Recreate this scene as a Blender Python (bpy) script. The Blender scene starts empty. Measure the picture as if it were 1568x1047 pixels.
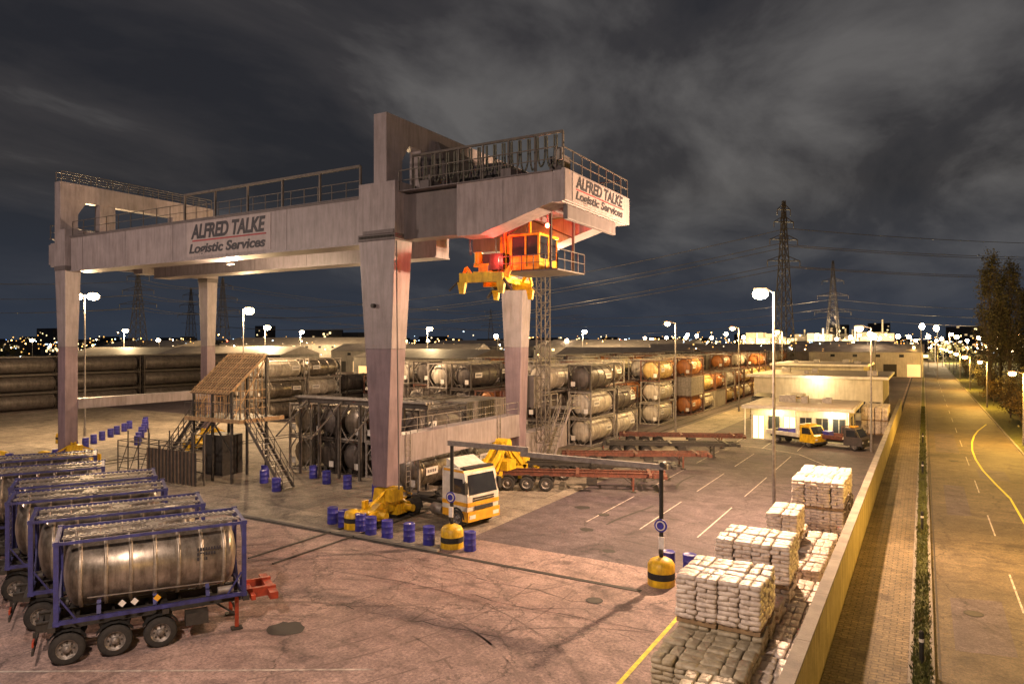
import bpy, math, random
from mathutils import Vector, Matrix
random.seed(7)
R=random.random
def U(a,b): return a+(b-a)*random.random()
scene=bpy.context.scene
scene.view_settings.view_transform='Standard'
scene.view_settings.look='None'
scene.view_settings.exposure=0

# ------------------------------------------------------------------ materials
def mat(name,c1,c2=None,rough=.6,metal=0.0,scale=2.0,bump=0.0,bscale=20,dirt=0.0):
    m=bpy.data.materials.new(name); m.use_nodes=True
    nt=m.node_tree; b=nt.nodes['Principled BSDF']
    b.inputs['Roughness'].default_value=rough; b.inputs['Metallic'].default_value=metal
    if c2 is None: c2=tuple(x*.75 for x in c1)
    tc=nt.nodes.new('ShaderNodeTexCoord')
    n=nt.nodes.new('ShaderNodeTexNoise'); n.inputs['Scale'].default_value=scale; n.inputs['Detail'].default_value=6; n.inputs['Roughness'].default_value=.65
    nt.links.new(tc.outputs['Object'],n.inputs['Vector'])
    r=nt.nodes.new('ShaderNodeValToRGB')
    r.color_ramp.elements[0].position=.35; r.color_ramp.elements[0].color=(*c2,1)
    r.color_ramp.elements[1].position=.65; r.color_ramp.elements[1].color=(*c1,1)
    nt.links.new(n.outputs['Fac'],r.inputs['Fac'])
    out=r.outputs['Color']
    if dirt>0:
        mp=nt.nodes.new('ShaderNodeMapping'); mp.inputs['Scale'].default_value=(3,3,.35)
        nt.links.new(tc.outputs['Object'],mp.inputs['Vector'])
        n2=nt.nodes.new('ShaderNodeTexNoise'); n2.inputs['Scale'].default_value=1.3; n2.inputs['Detail'].default_value=8; n2.inputs['Roughness'].default_value=.7
        nt.links.new(mp.outputs[0],n2.inputs['Vector'])
        r2=nt.nodes.new('ShaderNodeValToRGB'); r2.color_ramp.elements[0].position=.3; r2.color_ramp.elements[0].color=(1-dirt,1-dirt*1.05,1-dirt*1.1,1)
        r2.color_ramp.elements[1].position=.58; r2.color_ramp.elements[1].color=(1,1,1,1)
        nt.links.new(n2.outputs['Fac'],r2.inputs['Fac'])
        mx=nt.nodes.new('ShaderNodeMix'); mx.data_type='RGBA'; mx.blend_type='MULTIPLY'; mx.inputs[0].default_value=1
        nt.links.new(out,mx.inputs[6]); nt.links.new(r2.outputs['Color'],mx.inputs[7]); out=mx.outputs[2]
    nt.links.new(out,b.inputs['Base Color'])
    if bump>0:
        n3=nt.nodes.new('ShaderNodeTexNoise'); n3.inputs['Scale'].default_value=bscale; n3.inputs['Detail'].default_value=5
        nt.links.new(tc.outputs['Object'],n3.inputs['Vector'])
        bp=nt.nodes.new('ShaderNodeBump'); bp.inputs['Strength'].default_value=bump; bp.inputs['Distance'].default_value=.05
        nt.links.new(n3.outputs['Fac'],bp.inputs['Height']); nt.links.new(bp.outputs[0],b.inputs['Normal'])
    return m
def emat(name,c,s):
    m=bpy.data.materials.new(name); m.use_nodes=True
    b=m.node_tree.nodes['Principled BSDF']
    b.inputs['Base Color'].default_value=(*c,1)
    b.inputs['Emission Color'].default_value=(*c,1); b.inputs['Emission Strength'].default_value=s
    try: m.cycles.emission_sampling='NONE'
    except Exception: pass
    return m

def ground_mat(name,ca,cb,crack=.5,scale=.12,fine=9,tyre=0.0,tile=None,rough=.75):
    m=bpy.data.materials.new(name); m.use_nodes=True
    nt=m.node_tree; N=nt.nodes.new; Lk=nt.links.new; b=nt.nodes['Principled BSDF']
    tc=N('ShaderNodeTexCoord')
    def noise(s,d=8,ro=.65,dist=0):
        n=N('ShaderNodeTexNoise'); n.inputs['Scale'].default_value=s; n.inputs['Detail'].default_value=d
        n.inputs['Roughness'].default_value=ro; n.inputs['Distortion'].default_value=dist
        Lk(tc.outputs['Object'],n.inputs['Vector']); return n
    def ramp(src,p0,c0,p1,c1):
        r=N('ShaderNodeValToRGB'); r.color_ramp.elements[0].position=p0; r.color_ramp.elements[0].color=(*c0,1)
        r.color_ramp.elements[1].position=p1; r.color_ramp.elements[1].color=(*c1,1); Lk(src,r.inputs['Fac']); return r.outputs['Color']
    def mul(a,c,f=1):
        mx=N('ShaderNodeMix'); mx.data_type='RGBA'; mx.blend_type='MULTIPLY'; mx.inputs[0].default_value=f
        Lk(a,mx.inputs[6]); Lk(c,mx.inputs[7]); return mx.outputs[2]
    col=ramp(noise(scale,9,.7,.6).outputs['Fac'],.36,ca,.64,cb)
    fn=noise(fine,8,.85)
    col=mul(col,ramp(fn.outputs['Fac'],.35,(.34,.34,.36),.65,(1.6,1.6,1.6)))
    md=noise(1.1,8,.75,.3)
    col=mul(col,ramp(md.outputs['Fac'],.35,(.62,.61,.63),.62,(1.2,1.2,1.2)))
    st=noise(.35,6,.6,1.2)
    col=mul(col,ramp(st.outputs['Fac'],.30,(.42,.40,.42),.42,(1,1,1)))
    for cs,cw,amp in((.16,.009,1.6),(.07,.004,3.2)):
        mpv=N('ShaderNodeVectorMath'); mpv.operation='ADD'
        dn=noise(.9,6,.7); sc=N('ShaderNodeVectorMath'); sc.operation='SCALE'; sc.inputs[3].default_value=amp
        Lk(dn.outputs['Color'],sc.inputs[0]); Lk(tc.outputs['Object'],mpv.inputs[0]); Lk(sc.outputs[0],mpv.inputs[1])
        vo=N('ShaderNodeTexVoronoi'); vo.feature='DISTANCE_TO_EDGE'; vo.inputs['Scale'].default_value=cs
        Lk(mpv.outputs[0],vo.inputs['Vector'])
        col=mul(col,ramp(vo.outputs['Distance'],.0,(1-crack,)*3,cw,(1,1,1)))
    if tyre>0:
        w=N('ShaderNodeTexWave'); w.wave_type='RINGS'; w.rings_direction='Z'; w.inputs['Scale'].default_value=.23; w.inputs['Distortion'].default_value=3; w.inputs['Detail'].default_value=2; w.inputs['Detail Scale'].default_value=.4
        mp=N('ShaderNodeMapping'); mp.inputs['Location'].default_value=(17,-12,0); Lk(tc.outputs['Object'],mp.inputs['Vector']); Lk(mp.outputs[0],w.inputs['Vector'])
        tr=ramp(w.outputs['Fac'],.0,(1-tyre,)*3,.12,(1,1,1))
        msk=noise(.2,3,.5)
        mx=N('ShaderNodeMix'); mx.data_type='RGBA'; mx.blend_type='MULTIPLY'
        rr=N('ShaderNodeMapRange'); rr.inputs[1].default_value=.42; rr.inputs[2].default_value=.6; Lk(msk.outputs['Fac'],rr.inputs[0])
        Lk(rr.outputs[0],mx.inputs[0]); Lk(col,mx.inputs[6]); Lk(tr,mx.inputs[7]); col=mx.outputs[2]
    hsrc=fn.outputs['Fac']
    if tile:
        br=N('ShaderNodeTexBrick'); br.inputs['Scale'].default_value=1; br.inputs['Brick Width'].default_value=tile[0]; br.inputs['Row Height'].default_value=tile[1]
        br.inputs['Mortar Size'].default_value=tile[2]; br.inputs['Color1'].default_value=(1,1,1,1); br.inputs['Color2'].default_value=(.72,.72,.72,1); br.inputs['Mortar'].default_value=(.3,.3,.3,1)
        Lk(tc.outputs['Object'],br.inputs['Vector']); col=mul(col,br.outputs['Color'])
    Lk(col,b.inputs['Base Color'])
    b.inputs['Roughness'].default_value=rough
    bp=N('ShaderNodeBump'); bp.inputs['Strength'].default_value=.8; bp.inputs['Distance'].default_value=.03
    Lk(hsrc,bp.inputs['Height']); Lk(bp.outputs[0],b.inputs['Normal'])
    return m

M={}
M['asphalt']=ground_mat('asphalt_yard',(.21,.148,.135),(.36,.26,.232),.65,tyre=.4)
M['asphalt_dark']=ground_mat('asphalt_lanes',(.06,.046,.053),(.125,.097,.107),.6,tyre=.3)
M['concrete']=ground_mat('concrete_apron',(.22,.185,.145),(.38,.325,.255),.5,tile=(6,5,.03))
M['road']=ground_mat('road_asphalt',(.08,.062,.040),(.16,.122,.075),.7,tile=(60,3.4,.02))
M['pave']=ground_mat('pavement_blocks',(.17,.13,.075),(.28,.21,.12),.2,tile=(.4,.2,.02))
M['grass']=mat('verge_grass',(.13,.14,.03),(.05,.055,.015),.95,scale=3,bump=1,bscale=30)
M['land']=mat('land',(.035,.03,.028),(.02,.018,.018),.95,scale=.03)
M['kerb']=mat('kerb_stone',(.3,.27,.22),(.18,.16,.14),.8,scale=1,bump=.3)
M['darkmark']=mat('iron_and_dark_marks',(.025,.022,.022),None,.7)
M['skid']=mat('skid_mark',(.21,.15,.135),(.12,.087,.08),.8,scale=1.2,bump=.5,bscale=12)
M['yline']=mat('yellow_line',(.85,.75,.03),(.5,.42,.05),.7,scale=5)
M['wline']=mat('white_line',(.60,.54,.48),(.20,.17,.16),.7,scale=3)
M['wall']=mat('yard_wall',(.62,.54,.27),(.45,.38,.19),.85,scale=1.2,bump=.4,bscale=8,dirt=.4)
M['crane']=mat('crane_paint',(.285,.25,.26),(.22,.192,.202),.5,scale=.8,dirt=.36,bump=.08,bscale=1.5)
M['crane_low']=mat('crane_lower_mauve',(.225,.165,.19),(.165,.122,.145),.55,scale=.8,dirt=.35)  # darker mauve for the lower part of the legs
M['crane_dk']=mat('crane_paint_dark',(.13,.112,.117),(.095,.084,.088),.6,scale=1,dirt=.3)  # darker crane tone for caps, seams, trolley and set-back girder section
M['signbg']=mat('sign_background',(.34,.295,.295),(.29,.25,.255),.5,scale=1,dirt=.25)
M['steel']=mat('galvanised_steel',(.30,.28,.26),(.18,.16,.15),.5,.5,scale=4)
M['dark']=mat('dark_steel',(.05,.045,.04),(.03,.027,.025),.6,.2,scale=4)
M['railm']=mat('railing_steel',(.13,.115,.10),(.08,.07,.065),.55,.3,scale=4)
M['cable']=mat('festoon_rubber',(.10,.10,.075),(.06,.06,.05),.6,scale=4)
M['yellow']=mat('machine_yellow',(.85,.55,.02),(.55,.33,.015),.45,scale=3,dirt=.45)
M['black']=mat('black_rubber',(.022,.021,.02),(.012,.012,.012),.8,scale=6)
M['tyre']=mat('tyre',(.035,.032,.03),(.018,.017,.016),.85,scale=9)
M['hub']=mat('wheel_hub',(.35,.32,.3),(.12,.11,.10),.5,.5,scale=9)
M['blue']=mat('barrel_blue',(.05,.05,.40),(.03,.03,.22),.4,scale=3,dirt=.3)
M['bluef']=mat('frame_blue',(.045,.05,.22),(.03,.03,.12),.5,scale=4,dirt=.4)
M['tank']=mat('tank_steel',(.42,.37,.31),(.20,.175,.145),.36,.7,scale=1.6,dirt=.6)
M['tankb']=mat('tank_band',(.52,.46,.38),(.30,.26,.21),.4,.5,scale=3,dirt=.5)
M['tankw']=mat('tank_white',(.60,.55,.48),(.40,.36,.30),.5,.1,scale=1.6,dirt=.5)
M['tankc']=mat('tank_cream',(.66,.48,.20),(.45,.31,.12),.5,.1,scale=1.6,dirt=.5)
M['tanko']=mat('tank_orange',(.50,.20,.06),(.32,.12,.04),.5,.1,scale=1.6,dirt=.5)
M['tankd']=mat('tank_dull',(.15,.13,.12),(.08,.068,.065),.5,.3,scale=1.6,dirt=.5)
M['framew']=mat('frame_grey',(.36,.33,.30),(.20,.18,.165),.6,scale=4,dirt=.4)
M['framer']=mat('frame_brown',(.15,.065,.045),(.09,.04,.03),.6,scale=4,dirt=.4)
M['framed']=mat('frame_dark',(.07,.055,.05),(.04,.035,.03),.6,scale=4)
M['label']=mat('label_white',(.75,.72,.68),(.6,.57,.53),.6,scale=8)
M['red']=mat('chassis_red',(.45,.06,.02),(.2,.03,.015),.55,scale=4,dirt=.4)
M['rust']=mat('chassis_rust',(.20,.065,.04),(.09,.035,.025),.65,scale=4,dirt=.5)
M['white']=mat('white_paint',(.72,.68,.6),(.55,.52,.46),.35,scale=2,dirt=.2)
M['orange']=mat('orange_paint',(.80,.42,.03),(.6,.29,.02),.35,scale=2,dirt=.2)
M['glass']=mat('window_glass',(.03,.035,.04),(.02,.022,.03),.08,0,scale=1)
M['sack']=mat('sack_white',(.70,.62,.55),(.40,.335,.29),.4,scale=3.5,bump=.7,bscale=11)
M['sacko']=mat('sack_tan',(.46,.40,.28),(.26,.22,.15),.45,scale=3.5,bump=.7,bscale=11)
M['wood']=mat('pallet_wood',(.32,.22,.12),(.18,.12,.07),.85,scale=5)
M['mesh']=mat('mesh_roof',(.50,.34,.18),(.28,.18,.09),.7,scale=3,dirt=.4)
M['panel']=mat('roof_panel',(.16,.11,.07),(.09,.06,.045),.7,scale=2,dirt=.5)
M['bwall']=mat('building_render',(.6,.55,.45),(.45,.41,.33),.8,scale=.6,dirt=.25)
M['roofm']=mat('roof_sheet',(.42,.36,.32),(.28,.24,.22),.7,scale=.5)
M['shed']=mat('shed_cladding',(.30,.27,.24),(.18,.16,.15),.7,scale=.3,dirt=.3)
M['city']=mat('city_block',(.06,.06,.075),(.035,.035,.045),.9,scale=.05)
M['foliage']=mat('foliage',(.085,.08,.035),(.03,.03,.02),.9,scale=1)
M['foliageo']=mat('foliage_autumn',(.16,.10,.03),(.06,.045,.015),.9,scale=1)
M['bark']=mat('bark',(.09,.07,.05),(.04,.03,.025),.9,scale=4)
M['text']=mat('lettering',(.03,.03,.04),(.02,.02,.03),.6)
M['textr']=mat('lettering_bar',(.3,.03,.04),(.2,.02,.03),.6)
M['e_warm']=emat('lamp_glow_warm',(1,.72,.42),70)
M['e_sod']=emat('lamp_glow_sodium',(1,.58,.15),40)
M['e_white']=emat('lamp_glow_white',(.85,.93,1),40)
M['e_green']=emat('lamp_glow_green',(.3,1,.6),14)
M['e_blue']=emat('lamp_glow_blue',(.2,.4,1),22)
M['e_red']=emat('lamp_glow_red',(1,.07,.03),60)
M['e_win']=emat('lit_window',(1,.75,.35),2.6)
M['e_wind']=emat('lit_window_dim',(1,.7,.35),.6)
M['e_s1']=emat('town_light_amber',(1,.5,.12),2.2)
M['e_s2']=emat('town_light_pale',(1,.78,.5),2.5)
M['e_s3']=emat('town_light_cold',(.6,.8,1),2.5)

# ------------------------------------------------------------------ mesh builder
class MB:
    def __init__(s): s.v=[];s.f=[];s.m=[];s.sm=[];s.mats=[];s.T=Matrix.Identity(4)
    def mi(s,k):
        if k not in s.mats: s.mats.append(k)
        return s.mats.index(k)
    def add(s,vs,fs,k,smooth=False):
        o=len(s.v); s.v+= [tuple(s.T@Vector(p)) for p in vs]
        i=s.mi(k)
        for f in fs: s.f.append([o+a for a in f]); s.m.append(i); s.sm.append(smooth)
    def hexa(s,b,t,k):
        s.add(list(b)+list(t),[(3,2,1,0),(4,5,6,7),(0,1,5,4),(1,2,6,5),(2,3,7,6),(3,0,4,7)],k)
    def box(s,x0,x1,y0,y1,z0,z1,k):
        s.hexa([(x0,y0,z0),(x1,y0,z0),(x1,y1,z0),(x0,y1,z0)],[(x0,y0,z1),(x1,y0,z1),(x1,y1,z1),(x0,y1,z1)],k)
    def frus(s,r0,z0,r1,z1,k):
        a,b,c,d=r0; e,f,g,h=r1
        s.hexa([(a,c,z0),(b,c,z0),(b,d,z0),(a,d,z0)],[(e,g,z1),(f,g,z1),(f,h,z1),(e,h,z1)],k)
    def basis(s,d):
        d=Vector(d).normalized(); up=Vector((0,0,1)) if abs(d.z)<.95 else Vector((1,0,0))
        a=d.cross(up).normalized(); b=a.cross(d).normalized(); return d,a,b
    def beam(s,p,q,w,h,k):
        p=Vector(p);q=Vector(q); d,a,b=s.basis(q-p); a=a*w/2; b=b*h/2
        s.hexa([p-a-b,p+a-b,p+a+b,p-a+b],[q-a-b,q+a-b,q+a+b,q-a+b],k)
    def cyl(s,p,q,r,k,n=8,r2=None,cap=True):
        p=Vector(p);q=Vector(q); d,a,b=s.basis(q-p); r2=r if r2 is None else r2
        vs=[];
        for c,rr in((p,r),(q,r2)):
            for i in range(n):
                t=2*math.pi*i/n; vs.append(c+a*math.cos(t)*rr+b*math.sin(t)*rr)
        s.add(vs,[(i,(i+1)%n,n+(i+1)%n,n+i) for i in range(n)],k,True)
        if cap:
            s.add(vs[:n],[tuple(range(n))[::-1]],k); s.add(vs[n:],[tuple(range(n))],k)
    def lathe(s,o,d,prof,k,n=20):
        o=Vector(o); d,a,b=s.basis(d); vs=[]
        for t,r in prof:
            for i in range(n):
                an=2*math.pi*i/n; vs.append(o+d*t+a*math.cos(an)*r+b*math.sin(an)*r)
        fs=[]
        for j in range(len(prof)-1):
            for i in range(n): fs.append((j*n+i,j*n+(i+1)%n,(j+1)*n+(i+1)%n,(j+1)*n+i))
        s.add(vs,fs,k,True)
    def prism(s,poly,y0,y1,k):
        n=len(poly); vs=[(x,y0,z) for x,z in poly]+[(x,y1,z) for x,z in poly]
        s.add(vs,[tuple(range(n)),tuple(range(2*n-1,n-1,-1))]+[(i,n+i,n+(i+1)%n,(i+1)%n) for i in range(n)],k)
    def ball(s,c,r,k,n=8,sz=1):
        s.lathe(Vector(c)-Vector((0,0,r*sz)),(0,0,1),[(r*sz*(1-math.cos(math.pi*j/6)),max(.001,r*math.sin(math.pi*j/6))) for j in range(7)],k,n)
    def rail(s,p,q,h,n,k,r=.03,mid=True):
        p=Vector(p);q=Vector(q); z=Vector((0,0,h))
        for i in range(n+1):
            c=p.lerp(q,i/n); s.beam(c,c+z,r*2,r*2,k)
        s.beam(p+z,q+z,r*2,r*2,k)
        if mid: s.beam(p+z*.5,q+z*.5,r*1.6,r*1.6,k)
    def mesh(s,name):
        me=bpy.data.meshes.new(name); me.from_pydata(s.v,[],s.f)
        for k in s.mats: me.materials.append(M[k])
        me.polygons.foreach_set('material_index',s.m); me.polygons.foreach_set('use_smooth',s.sm)
        me.update(); return me
    def obj(s,name,parent=None,loc=(0,0,0),rz=0):
        return place(s.mesh(name),name,loc,rz,parent)
def place(me,name,loc=(0,0,0),rz=0,parent=None,sc=None):
    o=bpy.data.objects.new(name,me); scene.collection.objects.link(o)
    o.location=loc; o.rotation_euler=(0,0,rz)
    if sc: o.scale=sc
    if parent: o.parent=parent
    return o
def empty(name,loc=(0,0,0),rz=0):
    o=bpy.data.objects.new(name,None); scene.collection.objects.link(o); o.location=loc; o.rotation_euler=(0,0,rz); return o
def bevel(o,w=.04):
    m=o.modifiers.new('bevel','BEVEL'); m.width=w; m.segments=2; m.limit_method='ANGLE'; m.angle_limit=.6
def light(name,loc,p,c,r=.25,parent=None,typ='POINT'):
    l=bpy.data.lights.new(name,typ); l.energy=p; l.color=c; l.shadow_soft_size=r
    o=bpy.data.objects.new(name,l); scene.collection.objects.link(o); o.location=loc
    if parent: o.parent=parent
    return o
def sheet(name,x0,x1,y0,y1,z,k):
    m=MB(); m.add([(x0,y0,z),(x1,y0,z),(x1,y1,z),(x0,y1,z)],[(0,1,2,3)],k); return m.obj(name)

# ------------------------------------------------------------------ ground
sheet('ground',-2500,2500,-600,3000,-.012,'land')
sheet('yard_asphalt',-170,-2.9,-40,330,0,'asphalt')
sheet('lane_asphalt',-20,-3.2,30,330,.004,'asphalt_dark')
sheet('concrete_apron',-110,-20,27.5,62,.004,'concrete')
sheet('storage_asphalt',-110,-24.5,62.05,220,.004,'asphalt_dark')
sheet('storage_apron',-24.5,-20,62.05,220,.004,'concrete')
sheet('road',.3,7.6,-20,600,.004,'road')
sheet('pavement',-2.6,-.4,-20,600,.10,'pave')
m=MB()
m.box(-.40,-.28,-20,600,0,.13,'kerb'); m.box(.18,.30,-20,600,0,.13,'kerb'); m.box(7.6,7.75,-20,600,0,.13,'kerb')
m.obj('road_kerb')
m=MB(); m.add([(-.28,-20,.1),(.18,-20,.1),(.18,600,.1),(-.28,600,.1)],[(0,1,2,3)],'grass')
for i in range(9000):
    y=16+(R()**1.7)*110; x=U(-.33,.24); h=U(.04,.18)*(.5+.8*abs(math.sin(y*.7))); a=U(0,6.28); w=.03
    dx,dy=math.cos(a)*w,math.sin(a)*w
    m.add([(x-dx,y-dy,.1),(x+dx,y+dy,.1),(x+U(-.08,.08),y+U(-.08,.08),.1+h)],[(0,1,2)],'grass')
for i in range(2500):
    y=14+(R()**1.6)*90; x=random.choice((random.gauss(-.5,.25),random.gauss(.45,.2),random.gauss(-2.45,.1))); s=U(.02,.05); a=U(0,6.28)
    z=.105 if x<-.4 else .014
    if -.4<x<.3: z=.135
    m.add([(x+math.cos(a)*s,y+math.sin(a)*s,z),(x+math.cos(a+2.1)*s,y+math.sin(a+2.1)*s,z+.006),(x+math.cos(a+4.2)*s,y+math.sin(a+4.2)*s,z)],[(0,1,2)],'foliageo')
m.obj('grass_verge')
m=MB()
m.add([(7.75,-20,.1),(60,-20,.1),(60,600,.1),(7.75,600,.1)],[(0,1,2,3)],'grass')
m.obj('roadside_grass')
def strip(m,pts,w,z,k):
    for (x0,y0),(x1,y1) in zip(pts[:-1],pts[1:]):
        d=Vector((x1-x0,y1-y0,0)); n=Vector((-d.y,d.x,0)).normalized()*w/2
        a=Vector((x0,y0,z));b=Vector((x1,y1,z)); m.add([a+n,a-n,b-n,b+n],[(0,1,2,3)],k)
m=MB(); strip(m,[(-7.7,8),(-7.7,26.6)],.15,.010,'yline'); m.obj('yellow_line')
m=MB()
for x in (-16.2,-13.1,-10):
    for y in range(36,110,11): strip(m,[(x,y),(x,y+7.5)],.07,.0085,'wline')
strip(m,[(-32,6),(-14.5,16.5)],.1,.009,'wline')
pp=[(-5.4,36),(-5.5,48),(-5.9,56),(-7.0,62.5),(-9.5,67),(-13,69.4),(-18,70.5)]
strip(m,pp,.1,.009,'wline')
m.obj('lane_markings')
m=MB()
strip(m,[(4.9,25),(4.8,55)],.12,.009,'yline')
strip(m,[(4.8,55),(4.4,60),(4.0,66),(3.85,72),(3.9,78),(4.2,84),(4.7,90),(5.3,95),(6.6,103)],.14,.009,'yline')
for y in range(20,300,12): strip(m,[(3.2,y),(3.2,y+5)],.07,.0088,'wline')
strip(m,[(.45,0),(.45,300)],.06,.0088,'darkmark')
m.obj('road_markings')
m=MB()
for (a,b,c,d) in((.9,2.6,27,33),(4.2,5.9,37,41),(1.2,2.4,48,58),(3.6,5.4,62,66),(5.0,6.9,20,26),(1.0,2.8,75,90)):
    m.add([(a,c,.0065),(b,c+U(-.5,.5),.0065),(b,d,.0065),(a,d+U(-.5,.5),.0065)],[(0,1,2,3)],'asphalt_dark')
m.obj('road_patches')
m=MB(); m.box(-46,-20,27.2,27.48,0,.12,'kerb'); m.box(-46,-9.8,26.95,27.19,.0,.02,'darkmark')  # kerb, and a near-black flat strip along its foot and past its end
m.obj('apron_kerb')
m=MB(); rs=random.Random(11)
for (x0,y0,x1,y1) in((-30,22.5,-8,23.5),(-26,19,-12,20.5),(-24,25.5,-10,24.8)):
    n=24; pts=[(x0+(x1-x0)*i/n,y0+(y1-y0)*i/n+rs.gauss(0,.09)) for i in range(n+1)]
    for i in range(n): 
        if rs.random()<.8: strip(m,pts[i:i+2],rs.uniform(.015,.05),.006,'darkmark')
m.obj('asphalt_seams')
m=MB()
for cx_,cy_,rr,a0,a1 in((-17,12,8.2,.2,1.5),(-17.5,11.6,10.6,.5,1.7),(-26,33,14,-1.2,-.35),(-6,14,10.5,1.6,2.6),(-22,20,5.2,-.6,.8),(-14,33,9,3.2,4.4),(-30,24,17,-.8,.1)):
    for off in(-.9,.9):
        n=26; pts=[(cx_+math.cos(a0+(a1-a0)*i/n)*(rr+off),cy_+math.sin(a0+(a1-a0)*i/n)*(rr+off)) for i in range(n+1)]
        for i in range(n):
            x,y=pts[i]
            if y>26.7 or x<-40: continue
            if R()<.8: strip(m,pts[i:i+2],U(.04,.10),.0045,'skid')
for y0 in(36,41,47,55): 
    for x0 in(-14.6,-12.7,-17.5): 
        n=8; pts=[(x0+.4*math.sin(i*.4+y0)+U(-.02,.02),y0+i*.8) for i in range(n)]; strip(m,pts,.16,.0075,'darkmark') if R()<.45 else None
m.obj('skid_marks')
m=MB()
for x in (-26.9,-25.3,-59.1,-57.7): m.box(x-.05,x+.05,22,215,.005,.06,'dark')
m.obj('crane_rail')
m=MB()
def disc(m,c,r,k,n=20,z=.012):
    m.add([(c[0]+math.cos(6.283*i/n)*r*U(.85,1.1),c[1]+math.sin(6.283*i/n)*r*U(.7,1.0),z) for i in range(n)],[tuple(range(n))],k)
disc(m,(-19.2,17.3),.7,'darkmark'); disc(m,(-15.5,34.5),.4,'darkmark'); disc(m,(-17.8,39),.5,'darkmark'); disc(m,(-13,31.5),.35,'darkmark'); m.obj('oil_stain')
m=MB()
for x,y in((1.6,31),(5.6,44),(2.2,70),(-16,38),(-11,25.2)):
    m.cyl((x,y,.0),(x,y,.016),.33,'darkmark',20); m.cyl((x,y,.016),(x,y,.02),.27,'dark',20)
m.obj('manhole_covers')

# ------------------------------------------------------------------ wall
m=MB()
y=4
while y<112:
    m.box(-2.88,-2.62,y,y+3.98,0,2.05,'wall'); m.box(-2.93,-2.57,y,y+3.98,2.05,2.13,'kerb')
    y+=4
o=m.obj('yard_wall')

# ------------------------------------------------------------------ tank containers
def tank_container(name,L,fr,tk,detail=True,labels=True):
    m=MB(); h=2.59; w=1.22; e=L/2; t=.14
    for sx in(-1,1):
        x=sx*(e-t/2)
        for sy in(-1,1):
            y=sy*(w-t/2); m.box(x-t/2,x+t/2,y-t/2,y+t/2,.12,h-.12,fr)
            for z in(0,h-.12): m.box(x-.09*1,x+.09,y-.08,y+.08,z,z+.12,fr)
            m.beam((x,y*.98,h*.42),(x,y*.35,.1),.07,.07,fr); m.beam((x,y*.98,h*.62),(x,y*.35,h-.1),.07,.07,fr)
        m.box(x-.06,x+.06,-w+.14,w-.14,.02,.14,fr); m.box(x-.06,x+.06,-w+.14,w-.14,h-.14,h-.02,fr)
    for sy in(-1,1):
        y=sy*(w-.07)
        m.box(-e+.15,e-.15,y-.05,y+.05,.02,.14,fr); m.box(-e+.15,e-.15,y-.04,y+.04,h-.12,h-.03,fr)
        if detail:
            for sx in(-1,1): m.beam((sx*(e-.15),y,h*.32),(sx*(e-.6),y,.12),.05,.05,fr)
    r=1.1; c=1.33; a=e-.2
    prof=[(-a+.0,.01),(-a+.02,.3),(-a+.08,.62),(-a+.16,.87),(-a+.26,1.03),(-a+.36,r),(a-.36,r),(a-.26,1.03),(a-.16,.87),(a-.08,.62),(a-.02,.3),(a,.01)]
    m.lathe((0,0,c),(1,0,0),prof,tk,28 if detail else 16)
    nr=7 if detail else 4
    for i in range(nr):
        x=-a+.5+(2*a-1)*(i+.0)/(nr-1); ww,hh=(.05,.075) if detail else (.05,.05)
        m.lathe((x,0,c),(1,0,0),[(-ww-.01,r-.01),(-ww,r+hh),(ww,r+hh),(ww+.01,r-.01)],'tankb' if detail else tk,28 if detail else 16)
    for y in(-.62,-.38,0.38,.62) if detail else (-.45,.45): m.box(-e+.2,e-.2,y-.05,y+.05,h-.07,h-.03,'steel')
    if detail:
        x=-e+.3
        while x<e-.2:
            m.box(x,x+.06,-.7,-.3,h-.028,h-.005,'steel'); m.box(x,x+.06,.3,.7,h-.028,h-.005,'steel'); x+=.17
        m.cyl((0,0,c+r-.05),(0,0,h-.02),.28,'steel',14)
        m.cyl((-1.2,0,c+r-.05),(-1.2,0,h-.05),.12,'steel',10)
        for z in [.3+.3*i for i in range(8)]: m.box(-e-.03,-e+.0,-.2+.55,.2+.55,z,z+.03,'steel')
        m.beam((-e-.015,.33,.1),(-e-.015,.33,h),.03,.03,'steel'); m.beam((-e-.015,.77,.1),(-e-.015,.77,h),.03,.03,'steel')
        m.cyl((-e+.1,0,.35),(-e+.35,0,.35),.16,'dark',10)
        for x in(-1.6,0,1.6):
            for sy in(-1,1): m.beam((x,sy*.95,.1),(x,sy*.6,.5),.12,.08,fr)
        for sy in(-1,1):
            m.beam((-1.9,sy*1.19,.75),(2.1,sy*1.19,.62),.03,.03,'steel')
            m.cyl((1.9,sy*1.0,.25),(2.4,sy*1.0,.25),.13,'steel',10)
    return m
TC={}
TC['blue']=tank_container('tc_blue',5.6,'bluef','tank',labels=False)
m=TC['blue']
for sy in(-1,1):
    y=sy*1.15
    for j,(x0,n) in enumerate(((1.25,9),(1.25,7),(1.25,4))):
        for i in range(n):
            x=x0+i*.085; z=1.72-j*.16; m.add([(x,y*.985,z),(x+.06,y*.985,z),(x+.06,y*.99,z+.11),(x,y*.99,z+.11)],[(0,1,2,3)],'text')
    for x,k in((-.6,'label'),(.05,'orange'),(-.95,'label')):
        z=.42; m.add([(x,sy*1.245,z-.12),(x+.12,sy*1.245,z),(x,sy*1.245,z+.12),(x-.12,sy*1.245,z)],[(0,1,2,3)],k)
meshTC={'blue':m.mesh('tank_container')}
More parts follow.
